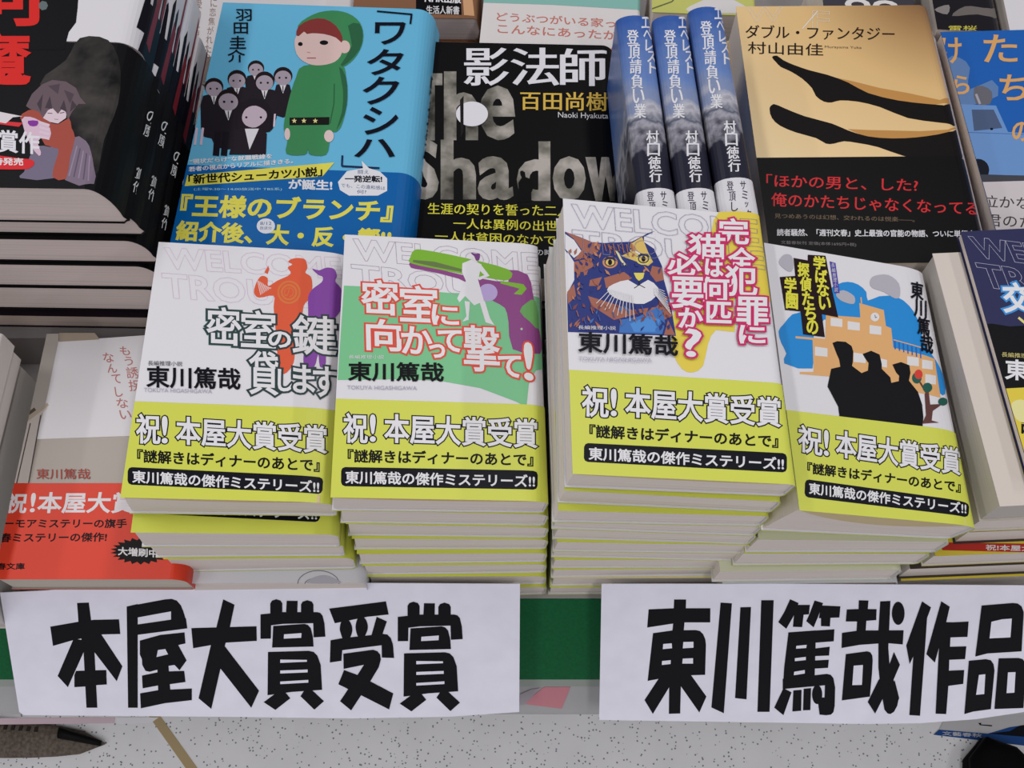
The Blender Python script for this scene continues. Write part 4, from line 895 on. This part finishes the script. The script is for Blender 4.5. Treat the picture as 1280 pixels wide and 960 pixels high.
p = pr(b, .0004); CC = (180, 104, 92); p.T('どうぶつがいる家って', (621, 26), (787, 36), 11, CC, bold=.08); p.T('こんなにあったかい', (622, 41), (790, 51), 11, CC, bold=.08); p.done('title_lettering', b.jacket)
b = hard('magazine', (815, 15), (946, 20), (812, -50), .850, .074, 'yellow-green glossy book at the top edge behind the three spines', (176, 178, 96), spine=.003, rb=.003, cat='magazine')
p = pr(b); p.poly(sm([(860, 14), (875, 2), (900, -5), (925, 4), (935, 16)]), (196, 192, 190)); p.line([(812, 12), (840, 2), (848, -8)], 1.6, (90, 96, 60)); p.done('cover_picture', b.jacket)

# ------------------------------------------------------------------ three books standing spine up
ZE = .915
a, c, e = at(803, 287, ZE), at(853, 287, ZE), at(770, 20, ZE)
rz = math.degrees(math.atan2(c.y-a.y, c.x-a.x)); We, He = (c-a).length, .125
dx = e.x-a.x; Le = math.hypot(dx, e.y-a.y); rz = math.degrees(math.atan2(-dx, e.y-a.y))
def spine_book(off, label):
    M = pose(a.x+off[0], a.y+off[1], ZE-He, 0, rz)
    root = bpy.data.objects.new('hardcover_book', None); COL.objects.link(root); root.matrix_world = M
    tag(root, label, 'book', 'mountain books standing spine up'); return root, M
root, M = spine_book((0, 0), 'leftmost of the three blue mountain books standing spine up')
w = We-.0008
pts = [(.0, .0), (.0, He-.006)]+[(w/2-w/2*math.cos(t), He-.006+.006*math.sin(t)) for t in [i*math.pi/12 for i in range(1, 12)]]+[(w, He-.006), (w, 0)]
S = Surf(pts, (1, 13), M, He)
V = [(.0012, y, z) for y in (.0015, Le-.0015) for z in (.001, He-.006)]
mb = bevel_box('page_block', (.0012, .0015, .001), (w-.0012, Le-.0015, He-.010), mat(PAGE, .85, 'pages'), root)
EV = mat((30, 50, 110), .32, 'everest')
jk = S.sheet('jacket', 0, S.s[-1], 0, Le, -.0005, .0005, EV, root); jk['label'] = 'jacket with blue sky over a snowy rock face'
S.band = .0265; ob = S.sheet('paper_band', 0, S.s[-1], -.0002, .0265, .0001, .0002, mat((222, 218, 230), .42), root); ob['label'] = 'white paper band'
p = Print(S, .0002); WT = (236, 236, 246)
p.Vt('エベレスト', (806, 21), (818, 92), 10, WT, gap=.05, bold=.16); p.Vt('登頂請負い業', (790, 37), (801, 148), 14, WT, gap=.04, bold=.18, pen=(1, .3)); p.Vt('村口徳行', (815, 163), (820, 228), 15, WT, gap=.04, bold=.18, pen=(1, .3))
p.done('spine_lettering', jk)
p = Print(S, OB); p.Vt('登頂して', (812, 239), (821, 292), 8, (50, 40, 60), bold=.06); p.Vt('サミッター', (828, 239), (837, 300), 7, (50, 40, 60), bold=.06); p.done('band_lettering', ob)
for k, (o_, lab) in enumerate((((We+.0006, 0), 'middle one of the three blue mountain books standing spine up'), ((2*We+.0012, .007), 'rightmost of the three blue mountain books standing spine up'))):
    R = root.copy(); COL.objects.link(R); R.matrix_world = M.copy(); R.location = M.translation+Vector((*o_, 0)); R['label'] = lab
    for ch in root.children:
        c1 = ch.copy(); COL.objects.link(c1); c1.parent = R
        for g in ch.children: g1 = g.copy(); COL.objects.link(g1); g1.parent = c1
bs = bevel_box('display_block', (0, 0, 0), (3*We+.006, Le*.9, ZE-He-Z1-.0004), mat((120, 116, 112), .7)); bs.matrix_world = pose(a.x, a.y+.004, Z1, 0, rz); tag(bs, 'low block under the three mountain books', 'block')

# ------------------------------------------------------------------ gold hardcover with dark legs
b = hard('hardcover_book', (964, 330), (1248, 336), (918, 8), .872, .032, 'gold hardcover with two dark legs and a black band, wrapped in clear film', (214, 190, 140), obi=(.0755, (15, 14, 15)), spine=.010, rz=.6, jmat=mat((214, 190, 140), .35, 'gold'))
q, q4 = fr(960, 0, 4), fr(720, 0, 4); p = pr(b)
K1, TN = (22, 16, 14), (176, 128, 66)
p.poly(q((290, 378), (420, 405), (560, 440), (700, 465), (860, 500), (935, 508), (952, 560), (800, 530), (650, 505), (500, 470), (400, 425)), TN)
p.poly(sm(q((20, 285), (45, 278), (75, 300), (130, 325), (210, 352), (300, 375), (400, 412), (500, 465), (650, 502), (800, 520), (945, 535), (985, 560), (985, 635), (850, 612), (700, 590), (560, 535), (450, 508), (360, 502), (320, 512), (280, 508), (240, 480), (220, 440), (170, 392), (110, 355), (65, 335), (40, 310)), 2), K1)
p.poly(q((400, 645), (500, 650), (600, 652), (760, 656), (900, 648), (970, 650), (850, 690), (740, 695), (620, 695), (500, 690)), TN)
p.poly(sm(q((8, 545), (28, 520), (80, 540), (180, 580), (320, 618), (400, 652), (500, 682), (620, 692), (740, 687), (850, 672), (985, 650), (1005, 700), (1010, 785), (900, 795), (800, 798), (680, 780), (550, 735), (450, 715), (380, 706), (330, 718), (290, 718), (240, 690), (140, 662), (60, 628), (20, 590)), 2), K1)
for i in range(5): p.poly(ell(*q((18+i*8, 540+i*16))[0], 2.6, 2.2, 8), K1)
p.done('cover_picture', b.jacket, 'two dark legs with bare feet')
p = pr(b, .0010)
p.T('W', (934, 27), (978, 27), 18, None, out=(226, 214, 190), ow=.3); p.line([(1022, 14), (1003, 36)], 1.4, (226, 214, 190)); p.T('F', (1016, 36), (1036, 37), 22, None, out=(226, 214, 190), ow=.3)
TT = (44, 28, 22)
p.T('ダブル・ファンタジー', (932, 48), (1118, 51), 17, TT, bold=.1, pen=(1, .3)); p.T('村山由佳', (935, 67), (1029, 70), 15, TT, bold=.04); p.T('Murayama Yuka', (1031, 61), (1077, 62), 4, (110, 90, 70))
p.done('title_lettering', b.jacket)
p = pr(b, OB); RR = (190, 34, 38)
p.T('「ほかの男と、した?', (958, 234), (1147, 240), 16, RR, bold=.12, pen=(1, .5)); p.T('俺のかたちじゃなくなってる」', (964, 258), (1232, 270), 17, RR, bold=.12, pen=(1, .5))
p.T('見つめあうのは幻想、交われるのは悦楽——。', (968, 273), (1143, 278), 6, (110, 92, 70)); p.T('読者騒然、「週刊文春」史上最強の官能の物語、ついに単行本', (971, 295), (1218, 297), 8.5, (206, 204, 214), bold=.1)
p.T('文藝春秋刊 定価(本体1695円+税)', (976, 306), (1070, 309), 5, (110, 106, 106)); p.done('band_lettering', b.obi)
hard('hardcover_book', (962, 335), (1250, 340), (918, 14), .8395, .0640, 'white-edged hardcover under the gold one with dark legs', (196, 190, 196), spine=.008, rz=.6, Lf=.19)

# blue book with pickup truck, at the right edge
b = hard('hardcover_book', (1246, 292), (1440, 300), (1172, 40), .846, .030, 'blue book with orange handwriting and a pale blue pickup truck, right edge', (16, 84, 160), obi=(.0385, (186, 180, 180)), spine=.008, rz=2)
q = fr(960, 0, 4); p = pr(b)
p.poly(sm(q((890, 300), (960, 290), (1010, 340), (1000, 450), (1120, 400), (1150, 480), (1000, 530), (900, 520)), 2), (84, 116, 160))
p.poly(sm(q((1030, 440), (1075, 430), (1120, 460), (1110, 520), (1040, 520)), 2), (92, 92, 100)); p.line(q((1040, 470), (1060, 520)), 3, (150, 150, 160))
p.poly(q((940, 520), (1140, 528), (1200, 660), (1330, 668), (1330, 880), (1080, 872), (1010, 800), (930, 650)), (96, 134, 184)); p.poly(q((1018, 548), (1128, 548), (1172, 640), (1030, 655)), (66, 82, 112)); p.poly(ell(*q((1118, 645))[0], 2, 1.5), DK)
p.poly(ell(*q((1050, 850))[0], 14, 14), (30, 34, 46)); p.poly(q((1020, 872), (1400, 880), (1400, 975), (1040, 965)), (56, 58, 66)); p.line(q((1000, 662), (1280, 672)), 1, (70, 104, 154))
p.done('cover_picture', b.jacket, 'pale blue pickup truck under a blue sky')
p = pr(b, .0012); OG = (206, 150, 90)
for ch, x0, y0, x1, y1 in (('け', 870, 190, 965, 315), ('た', 1080, 175, 1245, 310), ('ら', 930, 380, 1005, 470), ('ち', 1160, 375, 1290, 500), ('の', 1222, 612, 1310, 705)):
    (a_, c_), (e_, g_) = q((x0, y0), (x1, y1)); p.G(ch, a_, c_, e_, g_, OG, bold=.35)
p.done('title_lettering', b.jacket)
p = pr(b, OB); p.T('泣かない', (1228, 259), (1308, 263), 15, (50, 46, 50), bold=.05); p.T('君のため', (1232, 283), (1312, 287), 15, (50, 46, 50), bold=.05); p.done('band_lettering', b.obi)
hard('hardcover_book', (1246, 290), (1440, 298), (1172, 46), .8155, .0400, 'grey hardcover under the blue pickup truck book', (120, 116, 118), spine=.008, rz=2, Lf=.15)

# things along the far edge, right
b = hard('hardcover_book', (1030, 12), (1150, 16), (1020, -60), .850, .074, 'dark book with big cream letters at the top edge, behind the gold hardcover', (52, 50, 58), spine=.004)
p = pr(b); p.T('oo', (1057, 12), (1122, 16), 14, (214, 206, 196), bold=.6); p.done('title_lettering', b.jacket)
b = hard('hardcover_book', (1172, 36), (1262, 39), (1166, -60), .845, .070, 'dark book in crinkled clear wrap at the top right, behind the blue pickup truck book', (42, 40, 44), spine=.012, rb=.02, jrough=.16)
p = pr(b); p.T('雷桜', (1186, 38), (1221, 38), 6, (186, 176, 70), bold=.05); p.poly(sm([(1190, 20), (1206, 8), (1230, 10), (1254, 14), (1250, 24), (1222, 18)], 3), (96, 90, 86)); p.poly(sm([(1168, 12), (1186, 6), (1184, 18)], 3), (120, 114, 112)); p.done('cover_picture', b.jacket)
hard('paperback_book', (1267, 60), (1380, 64), (1258, -50), .84, .06, 'white-covered book at the top right corner', (206, 200, 206), spine=.004)

# ------------------------------------------------------------------ things on the floor
def loft(name, rings, m, parent=None):
    n = len(rings[0]); V = [v for r_ in rings for v in r_]; Fc = [(k*n+i, k*n+(i+1) % n, (k+1)*n+(i+1) % n, (k+1)*n+i) for k in range(len(rings)-1) for i in range(n)]
    Fc += [tuple(reversed(range(n))), tuple((len(rings)-1)*n+i for i in range(n))]
    return mesh(name, V, Fc, m, parent, smooth=True)
# fabric bag tip
c0 = at(40, 930, .02); bag = bpy.data.objects.new('fabric_bag', None); COL.objects.link(bag); bag.location = (c0.x, c0.y, 0); tag(bag, 'olive brown fabric bag lying on the floor below the left sign, its pointed end showing', 'bag')
rings = []
for i in range(13):
    t = i/12; x = -.26+.345*t; wv = .024*(1-t**4)**.5+.001; hh = .020*(1-t**3)+.004; cy = .004+.012*(1-t)**1-.002*t
    rings.append([(x, cy+wv*math.cos(a_), hh/2+.001+hh/2*math.sin(a_)) for a_ in [j*2*math.pi/16 for j in range(16)]])
loft('bag_body', rings, mat((104, 94, 84), .85, 'fabric'), bag)
V, Fc = [], []
for i in range(26):
    x = -.24+.0095*i; t = (x+.26)/.345; wv = .024*(1-t**4)**.5+.001; hh = .020*(1-t**3)+.004; cy = .004+.012*(1-t)-.002*t; k = len(V)
    for dx_, dy_, dz_ in ((0, 0, 0), (.004, 0, 0), (.004, .006, -.0015), (0, .006, -.0015)):
        V += [(x+dx_, cy+wv*.45+dy_, hh+.0012+dz_), ]
    V += [(a_, b_, c_-.003) for a_, b_, c_ in V[k:k+4]]
    Fc += [(k, k+1, k+2, k+3), (k+7, k+6, k+5, k+4), (k, k+4, k+5, k+1), (k+1, k+5, k+6, k+2), (k+2, k+6, k+7, k+3), (k+3, k+7, k+4, k)]
o = mesh('stitching', V, Fc, mat((50, 44, 42), .8), bag); o['kind'] = 'stuff'; o['label'] = 'dark row of stitches along the seam'
rings = []
for i in range(8):
    t = i/7; x = .030+.052*t; hh = .007*math.sin(math.pi*min(1, t*1.05+.08))+.002
    rings.append([(x, .014-.012*t+.007*(1-t*.5)*math.cos(a_), .018-.010*t+hh*math.sin(a_)) for a_ in [j*2*math.pi/10 for j in range(10)]])
loft('pull_tab', rings, mat((30, 28, 28), .6), bag)['label'] = 'black tab at the tip'
# black shoe toe
c0 = at(1262, 985, .03); sh = bpy.data.objects.new('black_shoe', None); COL.objects.link(sh); sh.location = (c0.x, c0.y, 0); sh.rotation_euler = (0, 0, math.radians(12)); tag(sh, 'black rounded shoe on the floor at the bottom right corner', 'shoe')
rings = []
for i in range(15):
    t = i/14; y = .062-.27*t; wv = .05*min(1, (1-(1-min(1, t*3.2))**2)**.5+.03)*(1-.12*math.sin(math.pi*t)); hh = .045*min(1, .25+t*2.4)+.02*max(0, t-.5)
    rings.append([(wv*math.cos(a_), y, .012+hh*(.5+.5*math.sin(a_))) for a_ in [j*2*math.pi/18 for j in range(18)]])
loft('shoe_upper', rings, mat((26, 25, 28), .5), sh)
rings = [[(rx*1.04, y, z) for rx, y, z in [(r_[0][0]*math.cos(a_), r_[0][1]+.0, .0065+.0062*math.sin(a_)) for a_ in [j*2*math.pi/12 for j in range(12)]]] for r_ in rings]
loft('shoe_sole', rings, mat((44, 42, 42), .7), sh)
# leaflet on the floor
lf = bpy.data.objects.new('leaflet', None); COL.objects.link(lf); c0 = at(1225, 905, .0); lf.location = c0; tag(lf, 'white leaflet with a blue lower edge on the floor below the right sign', 'leaflet')
def flat(name, pts, z, th, m, lab=None):
    Q = [at(x, y, z)-c0 for x, y in pts]; n = len(Q); V = [(q_.x, q_.y, z) for q_ in Q]+[(q_.x, q_.y, z-th) for q_ in Q]
    T = [tuple(t) for t in tessellate_polygon([[Vector((v[0], v[1], 0)) for v in V[:n]]])]
    o = mesh(name, V, T+[tuple(n+i for i in reversed(t)) for t in T]+[(i, n+i, n+(i+1) % n, (i+1) % n) for i in range(n)], m, lf)
    if lab: o['label'] = lab
flat('leaflet_sheet', [(1167, 918), (1174, 912), (1190, 880), (1330, 874), (1330, 934), (1280, 932)], .0012, .001, mat((206, 204, 204), .5))
flat('blue_border', [(1167, 918.5), (1174, 912), (1235, 917), (1262, 909), (1290, 905), (1330, 900), (1330, 935), (1280, 932)], .0015, .0002, mat((24, 74, 140), .45), 'blue lower border')
flat('dark_patch', [(1236, 917), (1262, 914), (1275, 907), (1330, 900), (1330, 925), (1262, 919.5)], .0018, .0002, mat((24, 28, 40), .45), 'dark patch above the border')
flat('black_mark', [(1223, 904), (1227, 903.5), (1226, 905.5), (1240, 906.5), (1240, 908), (1225, 906.5)], .0018, .0002, mat(DK, .45), 'small black hooked mark')
Sf = Surf([(0, 0), (1, 0)], (0, 1), Matrix.Translation((0, 0, .0018)), 0)
p = Print(Sf, .0); p.T('文藝春秋', (1178, 919), (1227, 922), 5, (200, 206, 220), bold=.1)
o = p.done('leaflet_lettering', None)
for v in o.data.vertices: v.co = v.co+Vector((0, 0, .0018))-Vector((c0.x, c0.y, 0))
o.parent = lf
for ob_ in list(bpy.data.objects):
    if ob_.name == 'x': bpy.data.objects.remove(ob_)
